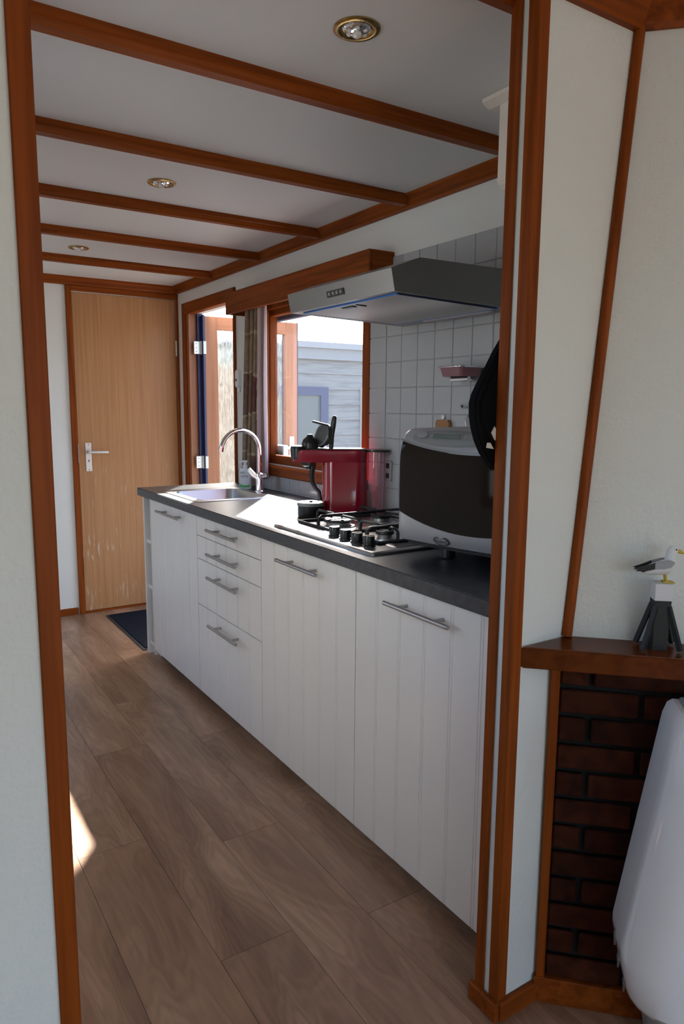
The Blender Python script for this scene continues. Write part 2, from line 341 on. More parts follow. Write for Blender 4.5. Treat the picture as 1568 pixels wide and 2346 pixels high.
def thing(name, label, cat, loc, rz=0, group=None):
    o = bpy.data.objects.new(name, None); COL.objects.link(o); o.location = loc; o.rotation_euler = (0, 0, rz)
    o.empty_display_size = .05
    LOC[o.name] = Vector(loc)
    return tag(o, label, cat, group)
def struct(name, bm, mat, parent=None, smooth=None, label=None):
    o = obj(name, bm, mat, parent, smooth=smooth)
    if parent is None: o['kind'] = 'structure'
    if label: o['label'] = label
    return o
def text(name, body, size, mat, parent, m, extrude=.0002):
    c = bpy.data.curves.new(name, 'FONT'); c.body = body; c.size = size; c.extrude = extrude; c.align_x = 'CENTER'; c.align_y = 'CENTER'
    c.materials.append(MATS[mat]); c.resolution_u = 3
    tmp = bpy.data.objects.new('lettering_source', c)
    me = bpy.data.meshes.new_from_object(tmp); bpy.data.objects.remove(tmp); bpy.data.curves.remove(c)
    if not me.materials: me.materials.append(MATS[mat])
    o = bpy.data.objects.new(name, me); COL.objects.link(o); o.parent = parent; o.matrix_local = m
    return o

# ---------------------------------------------------------------- key dimensions (metres)
XW = .568; WT = .09            # inner face and thickness of the window wall
YE = 4.711                     # inner face of the end wall
YP0, YP1 = .9917, 1.06         # partition between living room and kitchen
XL, XR = -.972, -.105          # sides of the opening
ZC = 2.115; ZB = 2.078         # kitchen ceiling, underside of the beams
ZL = 2.17                      # living room ceiling
KX = -1.15                     # kitchen left wall
LX, LY = -3.2, -3.5            # living room far walls

# ================================================================ the shell
floor = struct('floor', B(LX, XW+.05, LY, YE+.02, -.06, -.004), 'joint', label='brown oak-look plank floor')
PW, PL = .2, 1.22
pm = bmesh.new(); box(pm, -PW/2+.0006, PW/2-.0006, -PL/2+.0006, PL/2-.0006, -.004, 0)
plank_mesh = bpy.data.meshes.new('plank'); pm.to_mesh(plank_mesh); pm.free(); plank_mesh.materials.append(MATS['vinyl_plank'])
offs = {-.75: 2.07, -.55: 1.475, -.35: 1.925, -.15: 2.64, .05: 1.55}
first = True
for r in range(-13, 6):
    x0 = round(-.55 + .2*r, 3)
    o0 = offs.get(x0, 1.0 + random.random()*PL)
    if x0 + .1 > XW: continue
    y = o0 - 5*PL
    while y < YE:
        lo, hi = max(y, LY), min(y+PL, YE-.004)
        if x0 < KX - .15: hi = min(hi, YP0 + .03)
        if hi - lo > .05:
            w0 = x0; w1 = min(x0+PW, XW)
            if hi-lo > PL-.01 and w1-w0 > PW-.001:
                me = plank_mesh
            else:
                b2 = bmesh.new(); cxx = (w0+w1)/2 - (x0+PW/2); cyy = (lo+hi)/2 - (y+PL/2)
                box(b2, w0-x0-PW/2+.0006, w1-x0-PW/2-.0006, lo-y-PL/2+.0006, hi-y-PL/2-.0006, -.004, 0)
                me = bpy.data.meshes.new('plank'); b2.to_mesh(me); b2.free(); me.materials.append(MATS['vinyl_plank'])
            o = bpy.data.objects.new('plank', me); COL.objects.link(o); o.parent = floor; o.location = (x0+PW/2, y+PL/2, 0)
        y += PL

def wall_x(name, x0, x1, ya, yb, z1, holes, mat):
    """wall across X from x0 to x1, spanning ya..yb, holes = (y0,y1,z0,z1) sorted by y"""
    bm = bmesh.new(); y = ya
    for (h0, h1, a, b) in holes:
        if h0 > y: box(bm, x0, x1, y, h0, 0, z1)
        if a > 0: box(bm, x0, x1, h0, h1, 0, a)
        if b < z1: box(bm, x0, x1, h0, h1, b, z1)
        y = h1
    if y < yb: box(bm, x0, x1, y, yb, 0, z1)
    return struct(name, bm, mat)
WIN = (2.49, 3.60, 1.045, 1.85)
DOOR = (3.80, 4.56, 0.0, 1.93)
wall_right = wall_x('wall_right', XW, XW+WT, YP1-.07, YE+.1, 2.3, [WIN, DOOR], 'wall_smooth')
obj('window_infill', B(XW, XW+.034, 3.41, 3.60, 1.045, 1.85), 'wall_smooth', wall_right)
wall_right['label'] = 'white kitchen wall with the window and tiled splashback'
bm = bmesh.new(); DX = (-.128, .556)
box(bm, -1.25, DX[0], YE, YE+.08, 0, 2.3); box(bm, DX[1], XW, YE, YE+.08, 0, 2.3); box(bm, DX[0], DX[1], YE, YE+.08, 2.045, 2.3)
struct('wall_end', bm, 'wall_smooth')
wall_x('wall_left', KX-.08, KX, YP1, YE, 2.3, [(1.08, 1.78, .90, 1.92), (2.75, 3.36, .30, 1.95)], 'wall_smooth')
struct('wall_partition_left', B(LX-.05, XL-.003, YP0+.003, YP1-.003, 0, 2.3), 'wall_paint')
struct('wall_partition_right', B(XR+.006, XW, YP0+.003, YP1-.003, 0, 2.3), 'wall_paint')
struct('wall_header', B(XL-.003, XR+.006, YP0+.003, YP1-.003, 2.105, 2.3), 'wall_paint')
wall_x('wall_living_right', XW, XW+WT, LY-.1, YP1-.07, 2.3, [(-2.4, -.3, .65, 1.98)], 'wall_paint')
wall_x('wall_living_left', LX-.1, LX, LY-.1, YP0, 2.3, [], 'wall_paint')
bm = bmesh.new(); box(bm, LX, -2.85, LY-.1, LY, 0, 2.3); box(bm, .15, XW, LY-.1, LY, 0, 2.3); box(bm, -2.85, .15, LY-.1, LY, 0, .5); box(bm, -2.85, .15, LY-.1, LY, 2.02, 2.3)
struct('wall_living_back', bm, 'wall_paint')
struct('ceiling', B(KX-.08, XW+.1, YP1-.03, YE+.1, ZC, 2.34), 'ceiling_paint')
struct('ceiling_living', B(LX-.1, XW+.1, LY-.1, YP1-.03, ZL, 2.34), 'ceiling_paint')

# ceiling beams with a stepped profile, and the cornice
trim_n = [0]
def trim(bm, mat='mahogany_z', smooth=None):
    trim_n[0] += 1
    return struct('trim_%d' % trim_n[0], bm, mat, smooth=smooth)
for yb in (1.637, 2.228, 2.855, 3.45, 4.07):
    b = bmesh.new()
    prism(b, [(yb-.038, ZC+.001), (yb-.038, ZC-.016), (yb-.034, ZC-.019), (yb-.034, ZC-.022), (yb-.031, ZB), (yb, ZB), (yb+.002, ZC-.02), (yb+.006, ZC-.016), (yb+.006, ZC+.001)], 0, KX, XW-.035)
    trim(b, 'mahogany_x')
b = bmesh.new()
prism(b, [(XW, 2.072), (XW-.014, 2.072), (XW-.017, 2.080), (XW-.026, 2.086), (XW-.042, 2.103), (XW-.048, 2.107), (XW-.048, ZC+.001), (XW, ZC+.001)], 1, YP1, YE); trim(b, 'mahogany_y')
b = bmesh.new()
prism(b, [(YE, 2.068), (YE-.014, 2.068), (YE-.017, 2.078), (YE-.040, 2.103), (YE-.046, 2.107), (YE-.046, ZC+.001), (YE, ZC+.001)], 0, KX, XW-.02); trim(b, 'mahogany_x')
b = bmesh.new()
prism(b, [(YP1-.004, 2.082), (YP1+.02, 2.085), (YP1+.05, ZC+.001), (YP1-.004, ZC+.001)], 0, KX, XW); trim(b, 'mahogany_x')
trim(B(XW-.012, XW, YE-.012, YE, 0, 2.07), 'mahogany_z')

# L-shaped corner mouldings of the opening
def L_trim(x, sgn, y, sy, z1=2.105):
    """corner at (x,y); one leg along the wall face (x direction sgn), one along the jamb (y direction sy)"""
    b = bmesh.new(); t = .005; w = .0235
    pts = [(x-sgn*t, y-sy*t), (x+sgn*w, y-sy*t), (x+sgn*w, y), (x, y), (x, y+sy*w), (x-sgn*t, y+sy*w)]
    prism(b, pts, 2, 0.0, z1)
    es = [e for e in b.edges if abs((e.verts[0].co-e.verts[1].co).z) > .5]
    bmesh.ops.bevel(b, geom=es, offset=.0018, segments=1, affect='EDGES')
    trim(b, 'mahogany_z')
L_trim(XR+.006, 1, YP0+.003, 1); L_trim(XR+.006, 1, YP1-.003, -1)
L_trim(XL-.003, -1, YP0+.003, 1); L_trim(XL-.003, -1, YP1-.003, -1)
# baseboards
def baseboard(name, *a): return struct(name, B(*a, bev=.003), 'mahogany_x')
baseboard('baseboard_partition_jamb', XR-.010, XR+.004, YP0-.008, YP1+.012, 0, .046)
baseboard('baseboard_partition_right', XR+.004, .03, YP0-.012, YP0+.004, 0, .046)
baseboard('baseboard_end', -1.15, -.152, YE-.012, YE, 0, .045)
baseboard('baseboard_partition_left', LX, XL-.03, YP0-.012, YP0+.004, 0, .046)

# ---------------------------------------------------------------- the door in the end wall
d1 = tag(bpy.data.objects.new('door_1', None), 'sapele veneered interior door in a mahogany frame', kind='structure'); COL.objects.link(d1); LOC['door_1'] = Vector((0, 0, 0))
lx0, lx1 = -.108, .546
obj('door_leaf', B(lx0, lx1, YE-.006, YE+.034, .012, 2.03, bev=.002), 'veneer', d1)
for (a, b_, c, d) in ((-.145, -.112, 0, 2.066), (.549, .563, 0, 2.066)):
    obj('door_frame', B(a, b_, YE-.018, YE+.07, c, d, bev=.002), 'mahogany_z', d1)
obj('door_frame', B(-.112, .549, YE-.018, YE+.07, 2.034, 2.066, bev=.002), 'mahogany_x', d1)
obj('threshold', B(-.128, .556, YE-.02, YE+.07, 0, .011), 'mahogany_x', d1)
h = obj('lock_plate', B(-.066, -.028, YE-.012, YE-.006, .925, 1.105, bev=.002), 'handle_white', d1)
b = bmesh.new(); tube(b, [(-.050, YE-.010, 1.048), (-.050, YE-.045, 1.048), (-.040, YE-.052, 1.048), (.058, YE-.050, 1.046), (.066, YE-.048, 1.045)], .008, 8)
obj('lever_handle', b, 'handle_white', d1, smooth=50)
b = bmesh.new(); lathe(b, [(.011, 0), (.011, .008), (.0, .008)], (0, 0, 0), 12); bmesh.ops.rotate(b, verts=b.verts[:], cent=(0, 0, 0), matrix=Matrix.Rotation(PI/2, 3, 'X')); bmesh.ops.translate(b, verts=b.verts[:], vec=(-.050, YE-.011, 1.048))
obj('rosette', b, 'brushed_steel', d1, smooth=40)
for z in (1.095, .935):
    obj('screw', B(-.0495, -.0445, YE-.0135, YE-.011, z-.0025, z+.0025), 'dark_hole', d1)
obj('keyhole', B(-.0495, -.0445, YE-.0135, YE-.011, .985, .999), 'dark_hole', d1)
obj('strike_plate', B(-.1125, -.1085, YE-.021, YE-.006, .98, 1.10), 'brushed_steel', d1)
for z in (1.72, .40):
    b = bmesh.new(); tube(b, [(.5475, YE-.014, z-.05), (.5475, YE-.014, z+.05)], .006, 8); obj('hinge', b, 'steel', d1, smooth=40)

# ---------------------------------------------------------------- back door in the window wall, leaf standing open outside
d2 = tag(bpy.data.objects.new('door_2', None), 'mahogany back door frame with the glazed leaf swung open outside', kind='structure'); COL.objects.link(d2); LOC['door_2'] = Vector((0, 0, 0))
obj('door_casing', B(XW-.014, XW+.035, 4.555, 4.602, 0, 1.997, bev=.002), 'mahogany_z', d2)
obj('door_casing', B(XW-.014, XW+.035, 3.785, 3.803, 0, 1.997, bev=.002), 'mahogany_z', d2)
obj('door_casing', B(XW-.014, XW+.035, 3.803, 4.555, 1.926, 1.997, bev=.002), 'mahogany_y', d2)
obj('door_jamb', B(XW+.0, XW+.05, 4.515, 4.556, 0, 1.928), 'leaf_wood', d2)
obj('door_jamb', B(XW+.0, XW+.05, 3.803, 3.815, 0, 1.928), 'leaf_wood', d2)
obj('door_rebate', B(XW+.05, XW+WT+.01, 4.49, 4.556, 0, 1.928), 'navy_paint', d2)
obj('door_rebate', B(XW+.05, XW+WT+.01, 3.803, 3.82, 0, 1.928), 'navy_paint', d2)
obj('seal', B(XW+.088, XW+.094, 4.478, 4.50, .02, 1.925), 'door_blue_seal', d2)
# leaf (stiles, rails, textured glass), hinged at the far side and opened square to the wall
LY0, LY1 = 4.448, 4.486
LXa, LXb = .638, 1.330
GX0, GX1, GZ0, GZ1 = .738, 1.238, .30, 1.832
ZT = 1.914
leaf = obj('door_leaf', B(LXa+.012, GX0, LY0, LY1, .03, ZT, bev=.002), 'leaf_wood', d2)
obj('stile', B(GX1, LXb, LY0, LY1, .03, ZT, bev=.002), 'leaf_wood', leaf)
obj('rail', B(GX0, GX1, LY0, LY1, GZ1, ZT), 'leaf_wood_x', leaf)
obj('rail', B(GX0, GX1, LY0, LY1, .03, GZ0), 'leaf_wood_x', leaf)
obj('edge_strip', B(LXa, LXa+.013, LY0-.001, LY1+.004, .028, ZT+.003), 'navy_paint', leaf)
obj('edge_strip', B(LXb, LXb+.006, LY0, LY1+.004, .028, ZT+.003), 'navy_paint', leaf)
obj('outer_face', B(LXa+.013, GX0+.004, LY1, LY1+.004, .03, ZT), 'navy_paint', leaf)
obj('outer_face', B(GX1-.004, LXb, LY1, LY1+.004, .03, ZT), 'navy_paint', leaf)
obj('glass_pane', B(GX0-.006, GX1+.006, LY0+.016, LY0+.020, GZ0-.006, GZ1+.006), 'reeded_glass', leaf)
obj('lock_plate', B(1.266, 1.302, LY0-.006, LY0, .93, 1.135, bev=.002), 'handle_white', d2)
b = bmesh.new(); tube(b, [(1.285, LY0-.004, 1.06), (1.285, LY0-.045, 1.06), (1.275, LY0-.052, 1.06), (1.175, LY0-.050, 1.055)], .010, 8); obj('lever_handle', b, 'handle_white', d2, smooth=50)
for z in (1.715, .975):
    hg = obj('hinge', B(.590, .634, 4.484, 4.489, z-.04, z+.04, bev=.0015), 'hinge_white', d2)
    b = bmesh.new(); tube(b, [(.637, 4.480, z-.042), (.637, 4.480, z+.042)], .008, 10); obj('hinge_barrel', b, 'steel', hg, smooth=40)
    obj('hinge_flap', B(.6385, .658, LY0-.003, LY0, z-.04, z+.04), 'brushed_steel', hg)
    for dz in (-.025, 0, .025):
        obj('screw', B(.602, .607, 4.4825, 4.484, z+dz-.0025, z+dz+.0025), 'dark_hole', hg)

# ---------------------------------------------------------------- kitchen window
w1 = tag(bpy.data.objects.new('window_1', None), 'mahogany framed kitchen window over the worktop', kind='structure'); COL.objects.link(w1); LOC['window_1'] = Vector((0, 0, 0))
y0, y1, z0, z1 = 2.507, 3.405, 1.092, 1.80
obj('window_casing', B(XW-.013, XW+.05, 3.398, 3.452, .985, 1.875, bev=.003), 'mahogany_z', w1)
obj('window_casing', B(XW-.013, XW+.05, 2.462, 2.510, .985, 1.875, bev=.003), 'mahogany_z', w1)
obj('window_casing', B(XW-.010, XW+.05, 2.51, 3.398, 1.83, 1.875, bev=.003), 'mahogany_y', w1)
b = bmesh.new(); prism(b, [(XW-.014, .985), (XW-.020, .990), (XW-.020, 1.030), (XW-.012, 1.040), (XW+.03, 1.045), (XW+.03, .985)], 1, 2.51, 3.398); obj('window_sill', b, 'mahogany_y', w1)
obj('sash_rail', B(XW+.012, XW+.052, 2.50, 3.41, 1.045, z0, bev=.004), 'mahogany_y', w1)
obj('sash_rail', B(XW+.012, XW+.052, 2.50, 3.41, z1, 1.84, bev=.004), 'mahogany_y', w1)
obj('sash_stile', B(XW+.012, XW+.052, 3.392, 3.41, z0, z1), 'mahogany_z', w1)
obj('sash_stile', B(XW+.012, XW+.052, 2.50, 2.512, z0, z1), 'mahogany_z', w1)
obj('outer_frame', B(XW+.068, XW+WT+.012, 3.545, 3.600, z0-.05, z1+.05), 'navy_window', w1)
obj('outer_frame', B(XW+.068, XW+WT+.012, 2.490, 2.500, z0-.05, z1+.05), 'navy_window', w1)
obj('outer_frame', B(XW+.068, XW+WT+.012, 2.500, 3.545, 1.785, 1.85), 'navy_window', w1)
obj('glass_bead', B(XW+.060, XW+.068, 3.535, 3.60, z0-.04, z1+.05), 'door_blue_seal', w1)
obj('glass_pane', B(XW+.036, XW+.040, 2.508, 3.396, z0-.004, z1+.004), 'window_glass', w1)

# pale box standing on the outer ledge of the kitchen window
tag(obj('ledge_box', B(.622, .654, 3.335, 3.530, 1.0455, 1.140, bev=.004), 'ledge_pale'), 'pale green box on the outer ledge of the kitchen window', 'box')

# unseen windows added to brighten the kitchen and living room
def added_window(n, axis, a, p0, p1, z0, z1, label):
    w = tag(bpy.data.objects.new('window_%d' % n, None), label, kind='structure'); COL.objects.link(w); LOC[w.name] = Vector((0, 0, 0))
    t = .05
    def bb(u0, u1, v0, v1, th):
        if axis == 0: return B(a-th, a+th, u0, u1, v0, v1)
        return B(u0, u1, a-th, a+th, v0, v1)
    obj('window_frame', bb(p0, p0+t, z0, z1, .03), 'mahogany_z', w); obj('window_frame', bb(p1-t, p1, z0, z1, .03), 'mahogany_z', w)
    obj('window_frame', bb(p0+t, p1-t, z0, z0+t, .03), 'mahogany_x', w); obj('window_frame', bb(p0+t, p1-t, z1-t, z1, .03), 'mahogany_x', w)
    obj('glass_pane', bb(p0+t-.005, p1-t+.005, z0+t-.005, z1-t+.005, .002), 'clear_glass', w)
added_window(4, 0, KX-.04, 1.08, 1.78, .90, 1.92, 'added unseen kitchen side window')
added_window(5, 0, KX-.04, 2.75, 3.36, .30, 1.95, 'added unseen tall kitchen side window')
added_window(2, 0, XW+.045, -2.4, -.3, .65, 1.98, 'added unseen living room side window')
added_window(3, 1, LY-.05, -2.85, .15, .5, 2.02, 'added unseen living room back window')

# ---------------------------------------------------------------- wall tiles
tm = bmesh.new(); TS = .0985; box(tm, -.006, 0, -TS/2+.0012, TS/2-.0012, -.0488, .0488)
es = [e for e in tm.edges if all(v.co.x < -.003 for v in e.verts)]
bmesh.ops.bevel(tm, geom=es, offset=.0016, segments=1, affect='EDGES')
tile_mesh = bpy.data.meshes.new('tile'); tm.to_mesh(tile_mesh); tm.free(); tile_mesh.materials.append(MATS['tile_glaze'])
def tile(y, z, me=None):
    o = bpy.data.objects.new('tile', me or tile_mesh); COL.objects.link(o); o.parent = wall_right; o.location = (XW-.002, y, z)
def cut_tile(w, h_):
    b = B(-.006, 0, -w/2+.001, w/2-.001, -h_/2+.001, h_/2-.001); me = bpy.data.meshes.new('tile'); b.to_mesh(me); b.free(); me.materials.append(MATS['tile_glaze']); return me
ZT0 = .918
edge_tile = cut_tile(.112, .0976)
for r in range(10):
    for c in range(14):
        yc = 2.348 - TS/2 - c*TS
        if yc - TS/2 < 1.07: continue
        tile(yc, ZT0 + .05 + r*.1)
    tile((2.348+2.462)/2, ZT0+.05+r*.1, edge_tile)
low = cut_tile(TS, .066)
for c in range(13):
    tile(2.462 + TS/2 + .002 + c*TS, .951, low)
obj('grout', B(XW-.0035, XW-.0005, 1.07, 2.462, .912, 1.917), 'grout', wall_right)
obj('grout', B(XW-.0035, XW-.0005, 2.462, 3.775, .912, .984), 'grout', wall_right)

# ================================================================ kitchen units
def front(y0, y1, z0, z1, n, x=0.0, t=.018):
    """cabinet front of n boards with V grooves, extruded along z"""
    pts = []; g = .0035; dep = .0022; e = .0018
    y0 += e; y1 -= e
    w = (y1-y0)/n
    pts.append((x, y0))
    for i in range(1, n):
        c = y0 + w*i
        for k in (-.0045, .0045):
            pts += [(x, c+k-.002), (x+dep, c+k), (x, c+k+.002)]
    pts.append((x, y1)); pts += [(x+t, y1), (x+t, y0)]
    b = bmesh.new(); return prism(b, pts, 2, z0+e, z1-e)
def bar_handle(parent, ya, yb, z):
    b = bmesh.new(); tube(b, [(-.036, ya, z), (-.036, yb, z)], .0062, 12)
    hd = obj('handle', b, 'brushed_steel', parent, smooth=50)
    for yy in (ya+.058, yb-.058):
        b = bmesh.new(); tube(b, [(-.036, yy, z), (.001, yy, z)], .0048, 10); obj('handle_post', b, 'brushed_steel', hd, smooth=50)
Y = [1.075, 1.7157, 2.3475, 2.986, 3.634]
ZF0, ZF1 = .050, .866
def cabinet(name, label, ya, yb, doors):
    t = thing(name, label, 'cabinet', (.28, (ya+yb)/2, 0))
    b = bmesh.new(); box(b, .020, .560, ya+.0008, ya+.017, .045, .868); box(b, .020, .560, yb-.017, yb-.0008, .045, .868)
    box(b, .020, .560, ya+.017, yb-.017, .045, .061); box(b, .548, .560, ya+.017, yb-.017, .061, .868)
    if 'sink' not in name: box(b, .020, .548, ya+.017, yb-.017, .85, .868)
    obj('carcass', b, 'carcass_white', t)
    obj('plinth', B(.070, .085, ya, yb, 0, .0445), 'plinth_dark', t)
    for (nm, za, zb, nb, hy0, hy1, hz) in doors:
        d = obj(nm, front(ya, yb, za, zb, nb), 'cabinet_white', t)
        bar_handle(d, hy0, hy1, hz)
    return t
cabinet('sink_cabinet', 'white grooved cabinet below the sink, one door with a bar handle', Y[3], Y[4], [('door', ZF0, ZF1, 6, 3.135, 3.442, .826)])
cabinet('drawer_cabinet', 'white grooved base cabinet with four stacked drawers', Y[2], Y[3],
        [('drawer', .775, ZF1, 6, 2.502, 2.795, .826), ('drawer', .671, .775, 6, 2.502, 2.795, .723), ('drawer', .461, .671, 6, 2.502, 2.795, .622), ('drawer', ZF0, .461, 6, 2.502, 2.793, .412)])
cabinet('hob_cabinet', 'white grooved single-door cabinet below the gas hob', Y[1], Y[2], [('door', ZF0, ZF1, 6, 1.891, 2.163, .817)])
cabinet('corner_cabinet', 'white grooved single-door cabinet below the microwave, beside the doorway post', Y[0], Y[1], [('door', ZF0, ZF1, 6, 1.264, 1.528, .815)])

t = thing('open_shelf_unit', 'narrow white open shelf unit closing the far end of the worktop run', 'shelf unit', (.28, 3.70, 0))
obj('end_panel', B(.0, .55, 3.742, 3.758, 0, .868), 'cabinet_white', t)
obj('inner_panel', B(.0, .55, 3.637, 3.644, .02, .868), 'cabinet_white', t)
obj('back_panel', B(.54, .55, 3.644, 3.742, .045, .868), 'cabinet_white', t)
for z in (.625, .377, .062): obj('shelf', B(.012, .54, 3.644, 3.742, z-.009, z+.009), 'cabinet_white', t)
obj('kick_board', B(.04, .055, 3.644, 3.742, 0, .053), 'cabinet_white', t)
b = bmesh.new()
for z0 in (.12, .44, .68):
    for k in range(5 if z0 < .6 else 4):
        if z0 + k*.046 < .86: box(b, .036, .042, 3.7408, 3.7425, z0+k*.046, z0+k*.046+.006)
o = obj('shelf_pin_hole', b, 'dark_hole', t); o['kind'] = 'stuff'

# worktop with the sink cut-out
b = bmesh.new(); wx0, wx1, wy0, wy1 = -.023, XW-.009, 1.064, 3.776; hx0, hx1, hy0, hy1 = .062, .402, 3.075, 3.475
pts_o = [(wx0, wy0), (wx1, wy0), (wx1, wy1), (wx0, wy1)]; pts_i = [(hx0, hy0), (hx1, hy0), (hx1, hy1), (hx0, hy1)]
for z, flip in ((.87, True), (.91, False)):
    pass
rings = {}
for nm, pts in (('o', pts_o), ('i', pts_i)):
    for z in (.87, .91): rings[nm, z] = [b.verts.new((*p, z)) for p in pts]
for i in range(4):
    j = (i+1) % 4
    b.faces.new((rings['o', .91][i], rings['o', .91][j], rings['i', .91][j], rings['i', .91][i]))
    b.faces.new((rings['o', .87][i], rings['i', .87][i], rings['i', .87][j], rings['o', .87][j]))
    b.faces.new((rings['o', .87][i], rings['o', .87][j], rings['o', .91][j], rings['o', .91][i]))
    b.faces.new((rings['i', .87][j], rings['i', .87][i], rings['i', .91][i], rings['i', .91][j]))
bmesh.ops.recalc_face_normals(b, faces=b.faces[:])
es = [e for e in b.edges if all(abs(v.co.z-.91) < 1e-5 and v.co.x < -.02 for v in e.verts)]
bmesh.ops.bevel(b, geom=es, offset=.003, segments=2, affect='EDGES')
tag(obj('worktop', b, 'worktop_laminate'), 'dark slate-grey laminate worktop running along the window wall', 'worktop')

# sink
t = thing('sink', 'square stainless steel sink set into the dark worktop', 'sink', (.23, 3.27, .91))
def ring_pts(hx, hy, r, z, cx=.232, cyy=3.275): return rrect(cx, cyy, hx, hy, r, z, 6)
b = bmesh.new(); loft(b, [ring_pts(.205, .235, .03, .9105), ring_pts(.203, .233, .03, .9135), ring_pts(.168, .198, .05, .9135), ring_pts(.166, .196, .05, .910), ring_pts(.160, .190, .055, .80), ring_pts(.145, .175, .06, .775), ring_pts(.035, .035, .034, .770)], cap=False)
obj('bowl', b, 'steel', t, smooth=40)
b = bmesh.new(); lathe(b, [(.036, .769), (.036, .774), (.02, .772), (.001, .771)], (.232, 3.275, 0), 20); obj('drain', b, 'chrome', t, smooth=40)
b = bmesh.new()
for k in range(3):
    box(b, .3915, .3935, 3.225+k*.016, 3.231+k*.016, .868, .876)
obj('overflow_slot', b, 'dark_hole', t)

# mixer tap
t = thing('mixer_tap', 'chrome swan-neck mixer tap behind the sink', 'tap', (.447, 3.262, .91))
c = (.447, 3.262)
b = bmesh.new(); lathe(b, [(.026, .9136), (.026, .918), (.019, .922), (.0185, .965), (.022, .975), (.022, 1.005), (.012, 1.012), (.001, 1.012)], (*c, 0), 20); obj('tap_body', b, 'chrome', t, smooth=40)
pts = [(c[0], c[1], .95)] + [(c[0], c[1], 1.0+.02*k) for k in range(7)]
R_ = .105; cx0 = c[0]-R_
for k in range(1, 18):
    a = PI*k/17*.93; pts.append((cx0+R_*math.cos(a), c[1]-.002*k/17*4, 1.12+R_*math.sin(a)))
b = bmesh.new(); tube(b, pts, .0105, 14); obj('spout', b, 'chrome', t, smooth=50)
e = pts[-1]; b = bmesh.new(); tube(b, [(e[0]+.0005, e[1], e[2]+.004), (e[0]-.004, e[1], e[2]-.020)], .0125, 14); obj('aerator', b, 'chrome', t, smooth=50)
b = bmesh.new(); tube(b, [(c[0]-.008, c[1]+.004, .985), (c[0]-.030, c[1]+.012, 1.0), (c[0]-.052, c[1]+.022, 1.03)], [.017, .016, .0135], 14); obj('lever', b, 'chrome', t, smooth=50)
b = bmesh.new(); tube(b, [(c[0]+.008, c[1]-.004, .990), (c[0]+.034, c[1]-.020, .996)], [.019, .017], 16); obj('side_knob', b, 'chrome', t, smooth=50)

# soap bottle
t = thing('soap_bottle', 'white pump soap bottle with green and pink print beside the tap', 'soap bottle', (.452, 3.44, .91))
SA = -.60   # facing the camera
t.rotation_euler = (0, 0, SA)
b = bmesh.new(); loft(b, [rrect(0, 0, .030, .017, .012, 0, 4), rrect(0, 0, .033, .019, .014, .004, 4), rrect(0, 0, .033, .019, .014, .095, 4), rrect(0, 0, .030, .018, .014, .104, 4), rrect(0, 0, .014, .013, .0125, .108, 4)])
obj('bottle_body', b, 'bottle_white', t, local=True, smooth=40)
b = bmesh.new(); lathe(b, [(.0135, .106), (.0135, .124), (.009, .127), (.0085, .139), (.001, .139)], (0, 0, 0), 16); obj('pump_collar', b, 'bottle_white', t, local=True, smooth=40)
b = bmesh.new(); loft(b, [[(x, y*.008, z+dz) for (y, dz) in ((-1, -.004), (1, -.004), (1, .005), (-1, .005))] for x, z in ((.012, .1455), (-.012, .1455), (-.024, .143), (-.031, .138))]); obj('pump_head', b, 'bottle_white', t, local=True)
b = bmesh.new(); tube(b, [(0, 0, .13), (0, 0, .145)], .006, 10); obj('pump_stem', b, 'bottle_white', t, local=True)
b = bmesh.new(); n = 12
r0 = [(-.027+.054*k/n, -.0195, .010) for k in range(n+1)]; r1 = [(-.027+.054*k/n, -.0195, .032-.014*math.sin(PI*k/n*.7+.2)+.004*k/n) for k in range(n+1)]
loft(b, [r0, r1], closed=False); obj('leaf_print', b, 'print_leaf', t, local=True)
mt = Matrix.Translation((-.012, -.0196, .088)) @ Matrix.Rotation(PI/2, 4, 'X')
text('lettering', 'uni', .020, 'print_green', t, mt)
text('lettering', 'cura', .023, 'print_pink', t, Matrix.Translation((-.003, -.0196, .070)) @ Matrix.Rotation(PI/2, 4, 'X'))
b = bmesh.new(); lathe(b, [(.0035, 0), (.0035, .0005), (.0001, .0005)], (0, 0, 0), 10); bmesh.ops.rotate(b, verts=b.verts[:], cent=(0, 0, 0), matrix=Matrix.Rotation(PI/2, 3, 'X')); bmesh.ops.translate(b, verts=b.verts[:], vec=(.012, -.0192, .090)); obj('dot_print', b, 'print_grey', t, local=True)

# small cream box behind the bottle
b = B(.505, .540, 3.545, 3.575, .910, .965, bev=.003); tag(obj('cream_block', b, 'tag_white'), 'small cream block standing behind the soap bottle', 'block')

